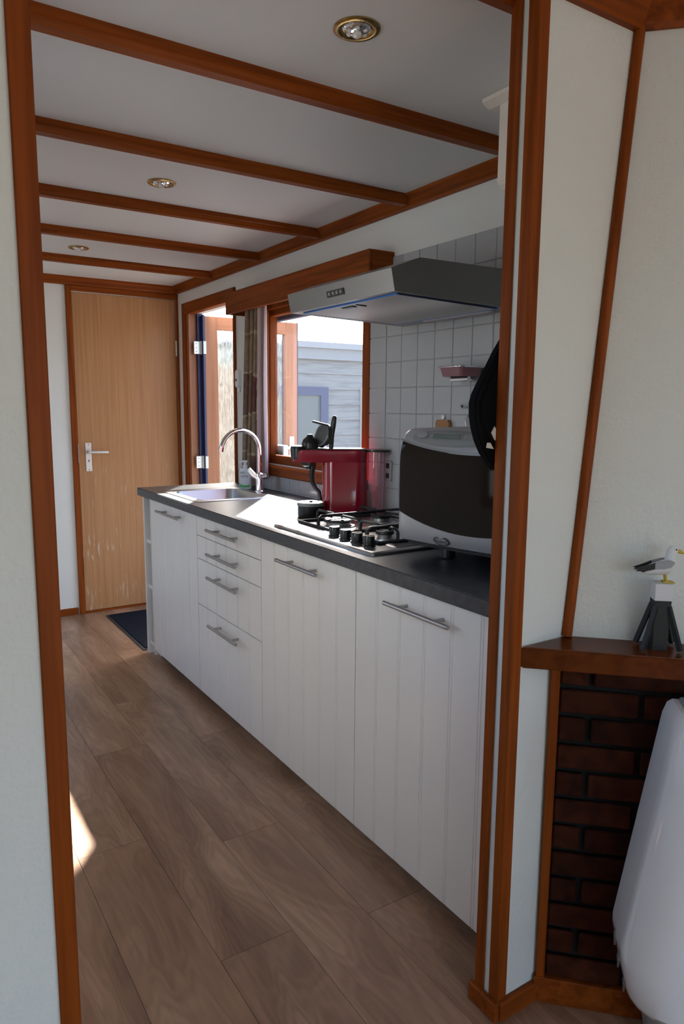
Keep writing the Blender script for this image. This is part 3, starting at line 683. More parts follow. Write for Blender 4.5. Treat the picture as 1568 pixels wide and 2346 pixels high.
# ---------------------------------------------------------------- gas hob
t = thing('gas_hob', 'stainless steel four-burner gas hob with black pan supports', 'hob', (.26, 1.99, .91))
b = bmesh.new(); loft(b, [rrect(.255, 1.985, .232, .311, .015, .9101, 3), rrect(.255, 1.985, .232, .311, .015, .917, 3), rrect(.255, 1.985, .226, .305, .012, .921, 3)]); obj('hob_plate', b, 'steel', t, smooth=30)
for k, yy in enumerate((1.962, 1.896, 1.830, 1.764)):
    b = bmesh.new(); lathe(b, [(.021, .921), (.021, .925), (.017, .926), (.0185, .950), (.017, .953), (.001, .953)], (.078, yy, 0), 20); kn = obj('knob', b, 'black_plastic', t, smooth=35)
    b = bmesh.new(); box(b, .060, .096, yy-.003, yy+.003, .9531, .9545); obj('knob_pointer', b, 'silver_dark', kn)
for (bx, by, r) in ((.195, 2.125, .052), (.385, 2.125, .040), (.385, 1.83, .045), (.190, 1.835, .030)):
    b = bmesh.new(); lathe(b, [(r+.012, .9211), (r+.010, .926), (r*.8, .928), (r*.8, .937), (r*.9, .938)], (bx, by, 0), 28); bu = obj('burner', b, 'brushed_steel', t, smooth=35)
    b = bmesh.new(); lathe(b, [(r*.95, .9382), (r, .940), (r, .946), (r*.93, .949), (.001, .950)], (bx, by, 0), 28); obj('burner_cap', b, 'cast_iron', bu, smooth=35)
def grate(y0, y1, x0, x1, cs):
    b = bmesh.new(); rr = .0055
    ring = [(x0, y0, .926), (x1, y0, .926), (x1, y1, .926), (x0, y1, .926), (x0, y0, .926)]
    tube(b, ring, rr, 6)
    g = obj('pan_support', b, 'cast_iron', t, smooth=40)
    for (bx, by) in cs:
        for dx, dy in ((1, 0), (-1, 0), (0, 1), (0, -1)):
            ex = bx + dx*.5 ; ey = by + dy*.5
            ex = max(x0, min(x1, ex)); ey = max(y0, min(y1, ey))
            ix, iy = bx+dx*.025, by+dy*.025
            b = bmesh.new(); tube(b, [(ex, ey, .926), (ex-dx*.001, ey-dy*.001, .955), (ex-dx*.012, ey-dy*.012, .963), (ix+dx*.01, iy+dy*.01, .963), (ix, iy, .957)], .0055, 6)
            obj('support_finger', b, 'cast_iron', g, smooth=40)
grate(1.985, 2.265, .075+.04, .475, [(.195, 2.125), (.385, 2.125)])
grate(1.765, 1.975, .118, .475, [(.190, 1.835), (.385, 1.83)])
b = bmesh.new(); loft(b, [rrect(.185, 1.735, .055, .045, .02, .9212, 3), rrect(.185, 1.735, .050, .040, .02, .9235, 3)]); obj('spill_plate', b, 'black_plastic', t, smooth=30)

# black lidded tin left of the hob
t = thing('round_tin', 'small round black tin with a flat sunlit lid beside the hob', 'tin', (.262, 2.43, .91))
b = bmesh.new(); lathe(b, [(.050, .9101), (.052, .914), (.052, .958), (.001, .958)], (.262, 2.43, 0), 28); obj('tin_body', b, 'black_plastic', t, smooth=40)
b = bmesh.new(); lathe(b, [(.055, .956), (.055, .966), (.052, .969), (.001, .969)], (.262, 2.43, 0), 28); obj('lid', b, 'silver_dark', t, smooth=40)
b = bmesh.new(); lathe(b, [(.006, .968), (.007, .974), (.001, .975)], (.262, 2.43, 0), 10); obj('lid_knob', b, 'black_plastic', t, smooth=40)

# ---------------------------------------------------------------- coffee machine (local x points to its front)
t = thing('coffee_machine', 'dark red capsule coffee machine with raised black lever at the window', 'coffee machine', (.408, 2.420, .9102), math.atan2(.56, -.83))
def P(name, bm, mat, sm=35, par=None): return obj(name, bm, mat, par or t, local=True, smooth=sm)
b = bmesh.new(); loft(b, [rrect(-.005, 0, .090, .058, .045, z, 6) for z in (.012, .215)] + [rrect(-.005, 0, .088, .056, .044, .218, 6)]); P('machine_body', b, 'red_plastic')
b = bmesh.new(); loft(b, [rrect(-.005, 0, .094, .062, .045, z, 6) for z in (0, .012)]); P('machine_base', b, 'black_plastic')
b = bmesh.new()
loft(b, [rrect(.055, 0, .148, .054, .045, .213, 6), rrect(.055, 0, .150, .056, .046, .217, 6), rrect(.055, 0, .150, .056, .046, .258, 6), rrect(.055, 0, .146, .052, .044, .263, 6)]); P('brew_head', b, 'red_plastic')
b = bmesh.new(); loft(b, [rrect(.030, 0, .125, .050, .04, .2632, 6), rrect(.030, 0, .120, .046, .04, .268, 6)]); P('top_plate', b, 'black_plastic')
b = bmesh.new(); loft(b, [rrect(.180, 0, .030, .050, .028, .225, 5), rrect(.182, 0, .031, .052, .03, .262, 5), rrect(.182, 0, .028, .046, .027, .276, 5)]); P('head_front', b, 'black_plastic')
b = bmesh.new(); lathe(b, [(.034, .262), (.034, .285), (.028, .302), (.014, .314), (.010, .322), (.001, .323)], (.135, 0, 0), 20); P('capsule_dome', b, 'black_plastic')
m = Matrix.Translation((.082, 0, .318)) @ Matrix.Rotation(math.radians(38), 4, 'Z') @ Matrix.Rotation(math.radians(74), 4, 'Y')
b = bmesh.new(); lathe(b, [(.001, -.012), (.046, -.012), (.050, -.006), (.050, .006), (.044, .010), (.040, .004), (.001, .002)], (0, 0, 0), 28); bmesh.ops.transform(b, matrix=m, verts=b.verts[:]); dd = P('lid_disc', b, 'black_plastic')
b = bmesh.new(); lathe(b, [(.040, .0095), (.043, .0125), (.046, .0095)], (0, 0, 0), 28); bmesh.ops.transform(b, matrix=m, verts=b.verts[:]); obj('chrome_ring', b, 'silver_dark', dd, local=True, smooth=40)
b = bmesh.new(); loft(b, [rrect(0, 0, .034, .022, .01, z, 3) for z in (-.004, .004)]); bmesh.ops.transform(b, matrix=Matrix.Translation((.092, 0, .366)) @ Matrix.Rotation(math.radians(-14), 4, 'Y'), verts=b.verts[:]); obj('lid_flap', b, 'black_plastic', dd, local=True, smooth=30)
b = bmesh.new(); loft(b, [rrect(.050, 0, .009, .016, .007, .262, 3), rrect(.047, 0, .010, .016, .008, .32, 3), rrect(.040, 0, .011, .016, .009, .37, 3), rrect(.037, 0, .009, .015, .008, .392, 3), rrect(.0365, 0, .005, .010, .004, .397, 3)]); P('lever', b, 'black_plastic')
b = bmesh.new(); lathe(b, [(.001, .182), (.010, .183), (.014, .192), (.028, .198), (.036, .213), (.001, .213)], (.142, 0, 0), 20); P('nozzle', b, 'black_plastic')
b = bmesh.new(); tube(b, [(.118, 0, .213), (.124, 0, .19), (.128, 0, .16), (.124, 0, .13), (.112, 0, .105), (.098, 0, .09), (.092, 0, .05), (.090, 0, .012)], [.011, .012, .012, .011, .010, .009, .008, .008], 10); P('front_column', b, 'black_plastic')
b = bmesh.new(); loft(b, [rrect(-.133, 0, .034, .046, .03, z, 5) for z in (.012, .255)]); P('water_tank', b, 'tank_plastic')
b = bmesh.new(); loft(b, [rrect(-.138, 0, .046, .050, .03, z, 5) for z in (.2555, .264)]); P('tank_lid', b, 'black_plastic')
b = bmesh.new(); loft(b, [rrect(-.133, 0, .036, .050, .03, z, 5) for z in (0, .0115)]); P('tank_base', b, 'black_plastic')

# washing-up bottle seen behind the tank
t = thing('dish_soap_bottle', 'green washing-up bottle with dark cap behind the coffee machine tank', 'bottle', (.545, 2.445, .91))
c0 = (.543, 2.445)
b = bmesh.new(); loft(b, [rrect(*c0, .013, .020, .010, .9101, 3), rrect(*c0, .013, .020, .010, .985, 3), rrect(*c0, .010, .010, .009, 1.0, 3)]); obj('bottle_body', b, 'dish_green', t, smooth=35)
b = bmesh.new(); lathe(b, [(.011, 1.0), (.010, 1.025), (.005, 1.028), (.004, 1.04), (.001, 1.04)], (*c0, 0), 12); obj('cap', b, 'black_plastic', t, smooth=35)

# ---------------------------------------------------------------- microwave (local: y along the front, x inwards)
t = thing('microwave', 'silver microwave oven with a bowed dark glass door, turned towards the room', 'microwave', (.212, 1.146, .9102), math.radians(12.8))
W, H0, H1, D = .52, .046, .372, .335
PROF = [(.030, H0), (.008, H0+.008), (.0, H0+.03)] + [(0, H0+.03+.03*k) for k in range(1, 8)] + [(.003, .31), (.009, .328), (.016, .344), (.024, .356), (.034, .364), (.050, .370), (.085, .372)]
def bulge(y): return -.016*(1-((y-W/2)/(W/2))**2)
def surf(y, z_, off=0):
    for (xa, za), (xb, zb) in zip(PROF[1:], PROF[2:]):
        if za <= z_ <= zb + 1e-9:
            f = (z_-za)/(zb-za) if zb > za else 0; return (xa+(xb-xa)*f + bulge(y) - off, y, z_ + off*.5*(1 if z_ > .31 else 0))
    return (PROF[-1][0]+bulge(y), y, z_)
def rsc(y):     # rounded vertical ends
    d = min(y, W-y); return .02*(1-math.sqrt(max(0, 1-(1-min(d, .02)/.02)**2)))
ys = [0, .004, .01, .02] + [.02+(W-.04)*k/18 for k in range(1, 18)] + [W-.02, W-.01, W-.004, W]
b = bmesh.new(); loft(b, [[(x+bulge(y)+rsc(y), y, z) for x, z in PROF] + [(D, y, H1), (D, y, H0)] for y in ys]); obj('oven_body', b, 'silver_paint', t, local=True, smooth=35)
def patch(name, fy0, fy1, zlo, zhi, mat, off=.002, nu=24, nv=10, par=None, sm=60):
    b = bmesh.new(); rows = []
    for j in range(nv+1):
        row = []
        for i in range(nu+1):
            y = fy0+(fy1-fy0)*i/nu; a = zlo(y) if callable(zlo) else zlo; c = zhi(y) if callable(zhi) else zhi
            row.append(surf(y, a+(c-a)*j/nv, off))
        rows.append(row)
    loft(b, rows, closed=False); return obj(name, b, mat, par or t, local=True, smooth=sm)
def u_(y): return 1-((y-W/2)/(W/2))**2
dr = patch('door_glass', .012, W-.014, lambda y: .140-.047*u_(y), lambda y: .338-.030*u_(y), 'oven_glass', .0025)
patch('door_edge', .004, W-.006, lambda y: .338-.030*u_(y), lambda y: .343-.029*u_(y), 'silver_dark', .004, nv=2, par=dr)
pn = patch('control_panel', .19, .47, lambda y: .346-.019*math.sqrt(max(0, 1-((y-.33)/.142)**2)), lambda y: .350+.018*math.sqrt(max(0, 1-((y-.33)/.142)**2)), 'silver_dark', .0035, nv=6)
patch('display', .305, .395, .346, .3585, 'display', .0055, 8, 4, pn)
patch('display_frame', .300, .400, .3585, .361, 'silver_paint', .0055, 8, 2, pn)
for yy in (.285, .270):
    for (za, zb_) in ((.3475, .351), (.3525, .356), (.3575, .361)):
        patch('button', yy-.006, yy+.006, za, zb_, 'silver_paint', .0055, 3, 2, pn)
patch('dial', .205, .250, lambda y: .352-.009*math.sqrt(max(0, 1-((y-.2275)/.0226)**2)), lambda y: .352+.011*math.sqrt(max(0, 1-((y-.2275)/.0226)**2)), 'silver_paint', .0075, 10, 4, pn)
patch('dial', .415, .455, lambda y: .352-.007*math.sqrt(max(0, 1-((y-.435)/.0201)**2)), lambda y: .352+.009*math.sqrt(max(0, 1-((y-.435)/.0201)**2)), 'silver_paint', .0075, 10, 4, pn)
bd = patch('badge', .345-.0285, .345+.0285, lambda y: .0675-.0125*math.sqrt(max(0, 1-((y-.345)/.0286)**2)), lambda y: .0675+.0125*math.sqrt(max(0, 1-((y-.345)/.0286)**2)), 'chrome', .003, 14, 4)
patch('badge_field', .345-.024, .345+.024, lambda y: .0675-.0095*math.sqrt(max(0, 1-((y-.345)/.0241)**2)), lambda y: .0675+.0095*math.sqrt(max(0, 1-((y-.345)/.0241)**2)), 'silver_paint', .0038, 14, 4, par=bd)
text('badge_lettering', 'Whirlpool', .0105, 'black_plastic', bd, Matrix.Translation((bulge(.345)-.0048, .345, .067)) @ Matrix(((0, 0, -1, 0), (-1, 0, 0, 0), (0, 1, 0, 0), (0, 0, 0, 1))))
for (fx, fy) in ((.08, .08), (.08, W-.13), (.27, .08), (.27, W-.13)):
    b = bmesh.new(); lathe(b, [(.018, 0), (.022, .004), (.022, .046), (.001, .046)], (fx, fy, 0), 14); obj('foot', b, 'black_plastic', t, local=True)
obj('underside_tray', B(.035, D-.01, .02, W-.02, .034, .0455), 'black_matte', t, local=True)

# ---------------------------------------------------------------- cooker hood
HY0, HY1 = 1.645, 2.242
t = thing('cooker_hood', 'stainless steel cooker hood over the gas hob', 'cooker hood', (.30, 1.94, 1.64))
pr = [(.071, 1.661), (.058, 1.722), (.158, 1.760), (XW-.008, 1.764), (XW-.008, 1.652), (.55, 1.652), (.55, 1.662), (.085, 1.670)]
b = bmesh.new(); prism(b, [(.071, 1.661), (.058, 1.722), (.158, 1.760), (XW-.008, 1.764), (XW-.008, 1.648)], 1, HY0, HY1); obj('hood_shell', b, 'hood_steel', t)
def hood_plate(x0, x1, ya, yb, drop, th):
    b = bmesh.new(); za = lambda x: 1.661 + (1.648-1.661)*(x-.071)/(.489)
    prism(b, [(x0, za(x0)-drop), (x1, za(x1)-drop), (x1, za(x1)-drop-th), (x0, za(x0)-drop-th)], 1, ya, yb); return b
obj('grease_filter', hood_plate(.100, .480, HY0+.028, HY1-.055, .0005, .003), 'filter_mesh', t)
for a in ((.094, .100, HY0+.02, HY1-.047), (.480, .488, HY0+.02, HY1-.047)):
    obj('blue_film_strip', hood_plate(*a, .0005, .0035), 'blue_film', t)
for a in ((.100, .480, HY1-.0545, HY1-.048), (.100, .480, HY0+.021, HY0+.0275)):
    obj('blue_film_strip', hood_plate(*a, .0005, .0035), 'navy_window', t)
lt = obj('filter_latch', hood_plate(.118, .136, 1.93, 1.99, .0037, .003), 'black_plastic', t)
obj('filter_latch', hood_plate(.112, .150, 1.895, 1.900, .0037, .003), 'black_plastic', t)
b = bmesh.new(); loft(b, [rrect(.505, 1.87, .018, .17, .015, 1.6495, 4), rrect(.505, 1.87, .018, .17, .015, 1.640, 4)]); obj('hood_lamp', b, 'socket_grey', t, smooth=30)
sl = (.058-.071)/(1.722-1.661)
def face_pt(z, off): return .071 + sl*(z-1.661) - off
b = bmesh.new(); prism(b, [(face_pt(1.682, .0), 1.682), (face_pt(1.682, .0025), 1.682), (face_pt(1.701, .0025), 1.701), (face_pt(1.701, 0), 1.701)], 1, 1.893, 1.990); pc = obj('control_strip', b, 'black_plastic', t)
for k in range(4):
    yy = 1.908+k*.022
    b = bmesh.new(); prism(b, [(face_pt(1.687, .0025), 1.687), (face_pt(1.687, .0042), 1.687), (face_pt(1.696, .0042), 1.696), (face_pt(1.696, .0025), 1.696)], 1, yy-.006, yy+.006); obj('button', b, 'silver_dark', pc)

# ---------------------------------------------------------------- pelmet and curtain
t = thing('pelmet', 'plain mahogany pelmet board over the kitchen window', 'pelmet', (.5, 2.98, 1.88))
obj('front_board', B(.446, .464, 2.312, 3.652, 1.825, 1.935, bev=.003), 'mahogany_y', t)
obj('end_board', B(.464, XW-.001, 2.312, 2.330, 1.825, 1.935, bev=.002), 'mahogany_x', t)
obj('end_board', B(.464, XW-.001, 3.634, 3.652, 1.825, 1.935, bev=.002), 'mahogany_x', t)
obj('top_board', B(.464, XW-.001, 2.330, 3.634, 1.921, 1.935), 'mahogany_y', t)
b = bmesh.new(); tube(b, [(.52, 2.332, 1.893), (.52, 3.632, 1.893)], .008, 8); obj('curtain_rail', b, 'white_plastic', t, smooth=40)
def curtain(ya0, ya1, yb0, yb1, folds, x0, amp, ph, nu=80, nv=30):
    b = bmesh.new(); uvl = b.loops.layers.uv.new('UVMap'); g = []
    for j in range(nv+1):
        v = j/nv; z = 1.882 - v*(1.882-.975); row = []
        ya = ya0 + (ya1-ya0)*v**1.2; yb = yb0 + (yb1-yb0)*v
        for i in range(nu+1):
            u = i/nu; w = u*2*PI*folds + ph + .5*math.sin(v*2.4)
            row.append(b.verts.new((x0 + amp*(.65+.35*v)*math.sin(w) + .004*math.sin(u*29+v*3), ya + (yb-ya)*u + .35*amp*math.sin(2*w), z)))
        g.append(row)
    for j in range(nv):
        for i in range(nu):
            f = b.faces.new((g[j][i], g[j][i+1], g[j+1][i+1], g[j+1][i]))
            for l, (uu, vv) in zip(f.loops, ((i, j), (i+1, j), (i+1, j+1), (i, j+1))):
                l[uvl].uv = (uu/nu*.16*folds, vv/nv*.9)
    return b
ct = thing('curtain', 'beige and burgundy patchwork-print curtain gathered beside the window', 'curtain', (.52, 3.45, .975))
obj('print_panel', curtain(3.545, 3.615, 3.375, 3.385, 3.6, .522, .028, .4), 'curtain_print', ct, smooth=70)
obj('pale_panel', curtain(3.380, 3.392, 3.315, 3.318, 1.1, .508, .020, 2.2, 30), 'curtain_pale', ct, smooth=70)  # plain pale panel along the window-side edge of the print

# wall thermostat, half behind the curtain
t = thing('wall_thermostat', 'white wall thermostat between back door and curtain', 'thermostat', (XW-.01, 3.745, 1.5))
b = bmesh.new(); loft(b, [[(XW-x, 3.747+p[0]-0, 1.495+p[1]) for p in [(q[0], q[1]) for q in rrect(0, 0, .024, .048, .018, 0, 5)]] for x in (0, .018)] ); obj('housing', b, 'white_plastic', t, smooth=35)
obj('lower_housing', B(XW-.012, XW-.0005, 3.733, 3.757, 1.42, 1.449, bev=.003), 'white_plastic', t)
obj('display', B(XW-.0195, XW-.018, 3.748, 3.764, 1.480, 1.495), 'display', t)

# ---------------------------------------------------------------- things on the tiled wall
t = thing('wall_tray', 'chrome wire holder with a pink tray on the tiled wall', 'tray', (.50, 1.85, 1.45))
b = bmesh.new(); loft(b, [rrect(.505, 1.845, .045, .050, .015, 1.446, 4), rrect(.505, 1.845, .053, .058, .018, 1.475, 4)]); obj('tray_cup', b, 'tray_pink', t, smooth=35)
b = bmesh.new(); q = rrect(.505, 1.845, .055, .060, .019, 1.477, 5); tube(b, q+[q[0]], .0035, 8); obj('rim_wire', b, 'chrome', t, smooth=50)
b = bmesh.new(); tube(b, [(.50, 1.885, 1.438), (.50, 1.80, 1.438)], .009, 10); obj('lower_rail', b, 'chrome', t, smooth=50)
b = bmesh.new(); tube(b, [(.50, 1.84, 1.438), (.556, 1.84, 1.438)], .006, 8); obj('wall_arm', b, 'chrome', t, smooth=50)
b = bmesh.new(); tube(b, [(XW-.009, 1.868, 1.345), (XW-.03, 1.868, 1.345), (XW-.035, 1.868, 1.352)], .006, 8); tag(obj('wall_hook', b, 'chrome', smooth=50), 'tiny chrome hook on the tiles below the pink tray', 'hook')
b = bmesh.new(); tube(b, [(XW-.012, 1.862, 1.318), (XW-.02, 1.862, 1.30), (XW-.02, 1.855, 1.27), (XW-.02, 1.835, 1.262), (XW-.02, 1.82, 1.275), (XW-.014, 1.82, 1.31)], .003, 8); tag(obj('wire_loop', b, 'chrome', smooth=50), 'thin wire loop hanging on the tiles behind the microwave', 'wire')
t = thing('wooden_board', 'small wooden board with rounded top hanging on the tiles above the microwave', 'cutting board', (XW-.015, 1.98, 1.2))
b = bmesh.new(); prism(b, [(1.944, 1.15), (1.944, 1.288), (1.952, 1.299), (2.010, 1.299), (2.018, 1.288), (2.018, 1.15)], 0, XW-.024, XW-.009); obj('board', b, 'light_wood', t)
b = bmesh.new(); lathe(b, [(.008, 0), (.008, .010), (.001, .012)], (0, 0, 0), 12); bmesh.ops.rotate(b, verts=b.verts[:], cent=(0, 0, 0), matrix=Matrix.Rotation(-PI/2, 3, 'Y')); bmesh.ops.translate(b, verts=b.verts[:], vec=(XW-.008, 1.985, 1.308)); obj('peg', b, 'white_plastic', t, smooth=40)
t = thing('wall_socket', 'grey wall socket strip on the tiles behind the coffee machine', 'socket', (XW-.01, 2.31, 1.09))
obj('socket_plate', B(XW-.018, XW-.008, 2.292, 2.332, 1.048, 1.132, bev=.006, seg=3), 'socket_grey', t)
for z in (1.07, 1.11): obj('socket_well', B(XW-.0195, XW-.018, 2.302, 2.322, z-.010, z+.010), 'dark_hole', t)

# white wall cupboard behind the doorway post
t = thing('wall_cupboard', 'white wall cupboard with a cornice showing behind the doorway post', 'cupboard', (.40, 1.25, 1.9))
cx = .183
obj('cupboard_body', B(cx+.024, XW-.009, 1.066, 1.402, 1.920, 2.092, bev=.001), 'cabinet_white', t)
b = bmesh.new()
prism(b, [(cx, 2.113), (cx, 2.103), (cx+.024, 2.092), (XW-.05, 2.092), (XW-.05, 2.113)], 1, 1.067, 1.440); obj('cornice', b, 'cabinet_white', t)
b = bmesh.new(); prism(b, [(cx+.024, 1.920), (cx+.024, 1.910), (cx+.030, 1.902), (cx+.045, 1.892), (XW-.05, 1.892), (XW-.05, 1.920)], 1, 1.067, 1.402); obj('bottom_moulding', b, 'cabinet_white', t)

# black cloth hanging behind the post
t = thing('hanging_oven_mitt', 'black fabric mitt with cream corner tags hanging behind the doorway post', 'oven mitt', (-.09, 1.085, 1.34))
def mitt(name, sh, y, dy, mat, par=None):
    b = bmesh.new(); prism(b, sh, 1, y, y+dy)
    es = [e for e in b.edges if abs(e.verts[0].co.y-e.verts[1].co.y) < 1e-6]
    bmesh.ops.bevel(b, geom=es, offset=.0035, segments=2, affect='EDGES'); return obj(name, b, mat, par or t, smooth=50)
left = [(-.158, 1.352), (-.157, 1.325), (-.151, 1.300), (-.141, 1.275), (-.126, 1.25), (-.108, 1.23), (-.092, 1.215)]
mitt('cloth_body', [(-.060, 1.50), (-.082, 1.478), (-.100, 1.453), (-.120, 1.42), (-.140, 1.39), (-.152, 1.37)] + left + [(-.04, 1.22), (-.02, 1.30), (-.03, 1.47)], 1.066, .022, 'black_cloth')
mitt('cloth_fold', [(-.146, 1.352), (-.144, 1.325), (-.135, 1.30), (-.122, 1.275), (-.100, 1.245), (-.05, 1.24), (-.04, 1.40), (-.10, 1.43), (-.128, 1.39)], 1.0615, .006, 'black_cloth')
for pts in ([(-.128, 1.262), (-.126, 1.272), (-.118, 1.272), (-.108, 1.259)], [(-.116, 1.292), (-.108, 1.305), (-.104, 1.300), (-.104, 1.276), (-.108, 1.279)]):
    b = bmesh.new(); prism(b, pts, 1, 1.0598, 1.0616); obj('corner_tag', b, 'tag_white', t)

# ---------------------------------------------------------------- downlights
def downlight(x, y, z, label):
    t = thing('downlight', label, 'ceiling light', (x, y, z), group='recessed brass ceiling spots')
    b = bmesh.new(); loft(b, [[((r)*math.cos(2*PI*k/32), (r)*math.sin(2*PI*k/32), zz) for k in range(32)] for r, zz in ((.049, 0), (.049, -.003), (.044, -.006), (.034, -.005), (.031, -.001), (.030, .0))], cap=False); obj('brass_ring', b, 'brass', t, local=True, smooth=50)
    b = bmesh.new(); loft(b, [[(r*math.cos(2*PI*k/24), r*math.sin(2*PI*k/24), zz) for k in range(24)] for r, zz in ((.031, -.0005), (.029, -.004), (.022, -.008), (.012, -.0105), (.001, -.0115))], cap=False); obj('bulb_face', b, 'lamp_glass', t, local=True, smooth=50)
    for k in range(6):
        a = 2*PI*k/6; b = bmesh.new(); ellipsoid(b, (.019*math.cos(a), .019*math.sin(a), -.0085), .005, .005, .003, 8, 6); obj('facet', b, 'bulb_pale', t, local=True, smooth=60)
    b = bmesh.new(); lathe(b, [(.010, -.009), (.009, -.016), (.001, -.018)], (0, 0, 0), 14); obj('bulb_tip', b, 'bulb_pale', t, local=True, smooth=60)  # spot is off: pale glossy bulb colour, no emission
downlight(-.268, 1.337, ZC, 'large brass ceiling downlight nearest the doorway opening')
downlight(-.263, 2.571, ZC, 'brass ceiling downlight between the second and third ceiling beams')
downlight(-.260, 3.822, ZC, 'farthest brass ceiling downlight, before the end door')

# ---------------------------------------------------------------- door mat
t = thing('door_mat', 'dark navy ribbed door mat before the back door', 'mat', (.24, 4.18, 0))
obj('mat_pile', B(.002, .55, 3.805, 4.555, .0015, .010, bev=.002), 'mat_navy', t)
obj('mat_edge', B(-.014, XW-.016, 3.789, 4.571, .0003, .005, bev=.001), 'mat_edge', t)

# ================================================================ corner fireplace in the living room
fp = thing('corner_fireplace', 'corner fireplace of dark brick with mahogany mantel and white sloping hood', 'fireplace', (.20, .80, 0))
A = Vector((1, -1, 0))/math.sqrt(2); NB = Vector((-1, -1, 0))/math.sqrt(2)
F0 = Vector((.012, YP0, 0))
def dpt(s, out, z): p = F0 + A*s + NB*out; return (p.x, p.y, z)
def dbox(s0, s1, o0, o1, z0, z1, bev=0, seg=1):
    b = bmesh.new(); vs = [b.verts.new(dpt(s, o, z)) for z in (z0, z1) for (s, o) in ((s0, o0), (s1, o0), (s1, o1), (s0, o1))]
    for q in ((0,3,2,1),(4,5,6,7),(0,1,5,4),(1,2,6,5),(2,3,7,6),(3,0,4,7)): b.faces.new([vs[i] for i in q])
    bmesh.ops.recalc_face_normals(b, faces=b.faces[:])
    if bev: bmesh.ops.bevel(b, geom=b.edges[:], offset=bev, segments=seg, affect='EDGES')
    return b
S1 = .785
b = bmesh.new(); prism(b, [(F0.x+.02, YP0-.001), (XW-.001, YP0-.001), (XW-.001, YP0-(XW-F0.x)+.02)], 2, 0, .81); obj('mortar_backing', b, 'mortar_black', fp)
obj('brick_edge_trim', dbox(.004, .024, -.012, .006, .0, .81, bev=.002), 'mahogany_z', fp)
obj('base_board', dbox(.0, S1-.03, -.010, .010, 0, .062, bev=.002), 'mahogany_x', fp)
BL, BH, BG = .200, .0515, .0115; zz = .066; row = 0
while zz + BH < .822:
    off = .082 if row % 2 else .185
    edges = [.026]; e = off
    while e < S1: edges.append(e); e += BL+BG
    edges.append(S1-.02)
    for i, (s0, s1) in enumerate(zip(edges, edges[1:])):
        a = s0 + (BG if i else 0)
        if s1-a > .02: obj('brick', dbox(a, s1, -.008, .004 + random.uniform(-.0012, .0012), zz, min(zz+BH, .808), bev=.003), 'fireplace_brick', fp)
    zz += BH+BG; row += 1
b = bmesh.new(); prism(b, [(-.080, YP0-.0005), (.07, YP0-.0005), (XW-.001, YP0-(XW-.07)), (XW-.001, YP0-(XW+.080))], 2, .810, .8552); bmesh.ops.bevel(b, geom=b.edges[:], offset=.003, segments=2, affect='EDGES'); obj('mantel', b, 'shelf_wood', fp)
b = bmesh.new()
hb, ht = .060, .185
loft(b, [[(hb, YP0-.001, .8555), (XW-.001, YP0-.001, .8555), (XW-.001, YP0-(XW-hb), .8555)], [(ht, YP0-.001, 2.15), (XW-.001, YP0-.001, 2.15), (XW-.001, YP0-(XW-ht), 2.15)]]); obj('plaster_hood', b, 'wall_paint', fp)
b = bmesh.new(); tube(b, [(hb-.002, YP0-.004, .857), (ht-.004, YP0-.004, 2.12)], .0115, 10); obj('corner_bead', b, 'mahogany_z', fp, smooth=50)
# ceiling moulding of the living room
b = bmesh.new(); prism(b, [(YP0+.004, 2.088), (YP0-.012, 2.088), (YP0-.016, 2.100), (YP0-.034, 2.128), (YP0-.040, 2.135), (YP0-.040, ZL+.001), (YP0+.004, ZL+.001)], 0, LX, ht+.03); trim(b, 'mahogany_x')
def dprism(prof, s0, s1, base):
    b = bmesh.new(); rings = []
    for s in (s0, s1):
        rings.append([(base[0]+A.x*s+NB.x*o, base[1]+A.y*s+NB.y*o, z) for o, z in prof])
    return loft(b, rings)
trim(dprism([(-.02, 2.088), (.012, 2.088), (.016, 2.100), (.034, 2.128), (.040, 2.135), (.040, ZL+.001), (-.02, ZL+.001)], -.03, .50, (ht-.002, YP0)), 'mahogany_x')

# ---------------------------------------------------------------- white gas heater before the bricks
t = thing('gas_heater', 'glossy white enamel heater with flared sides before the brick fireplace', 'heater', (0, 0, 0))
ca = -.225; cb0, cb1 = .655, .500
def hw(z): 
    pts = [(.0, .235), (.12, .272), (.150, .290), (.21, .306), (.275, .318), (.775, .244)]
    for (za, a), (zb_, c) in zip(pts, pts[1:]):
        if za <= z <= zb_: return a+(c-a)*(z-za)/(zb_-za)
    return pts[-1][1]
def hring(z, shrink=0, fr=0, rad=.085, n=8):
    h = hw(z)-shrink; bk = cb0-shrink*.3; ft = cb1-fr+shrink; rad = min(rad, bk-ft-.005)
    pts = [(ca-h, bk)]
    for k in range(n+1):
        q = PI/2*k/n; pts.append((ca-h+rad*(1-math.cos(q)), ft+rad*(1-math.sin(q))))
    for k in range(n+1):
        q = PI/2*(1-k/n); pts.append((ca+h-rad*(1-math.cos(q)), ft+rad*(1-math.sin(q))))
    pts.append((ca+h, bk))
    return [(a/math.sqrt(2)+c/math.sqrt(2), -a/math.sqrt(2)+c/math.sqrt(2), z) for a, c in pts]
rs = [hring(.152, .02), hring(.158, .006), hring(.172, 0, .006)]
rs += [hring(z, 0, .01+.02*(1-(z-.15)/.62)) for z in (.20, .24, .265, .285, .35, .45, .55, .65, .74)] + [hring(.762, .004, .0), hring(.770, .012)]
b = bmesh.new(); loft(b, rs); obj('enamel_casing', b, 'white_enamel', t, smooth=35)
b = bmesh.new(); loft(b, [hring(.7705, .022), hring(.776, .026)]); obj('top_grille', b, 'enamel_grey', t, smooth=30)
b = bmesh.new(); loft(b, [hring(.001, .0, -.02), hring(.151, .03, -.02)]); obj('pedestal', b, 'enamel_grey', t, smooth=30)
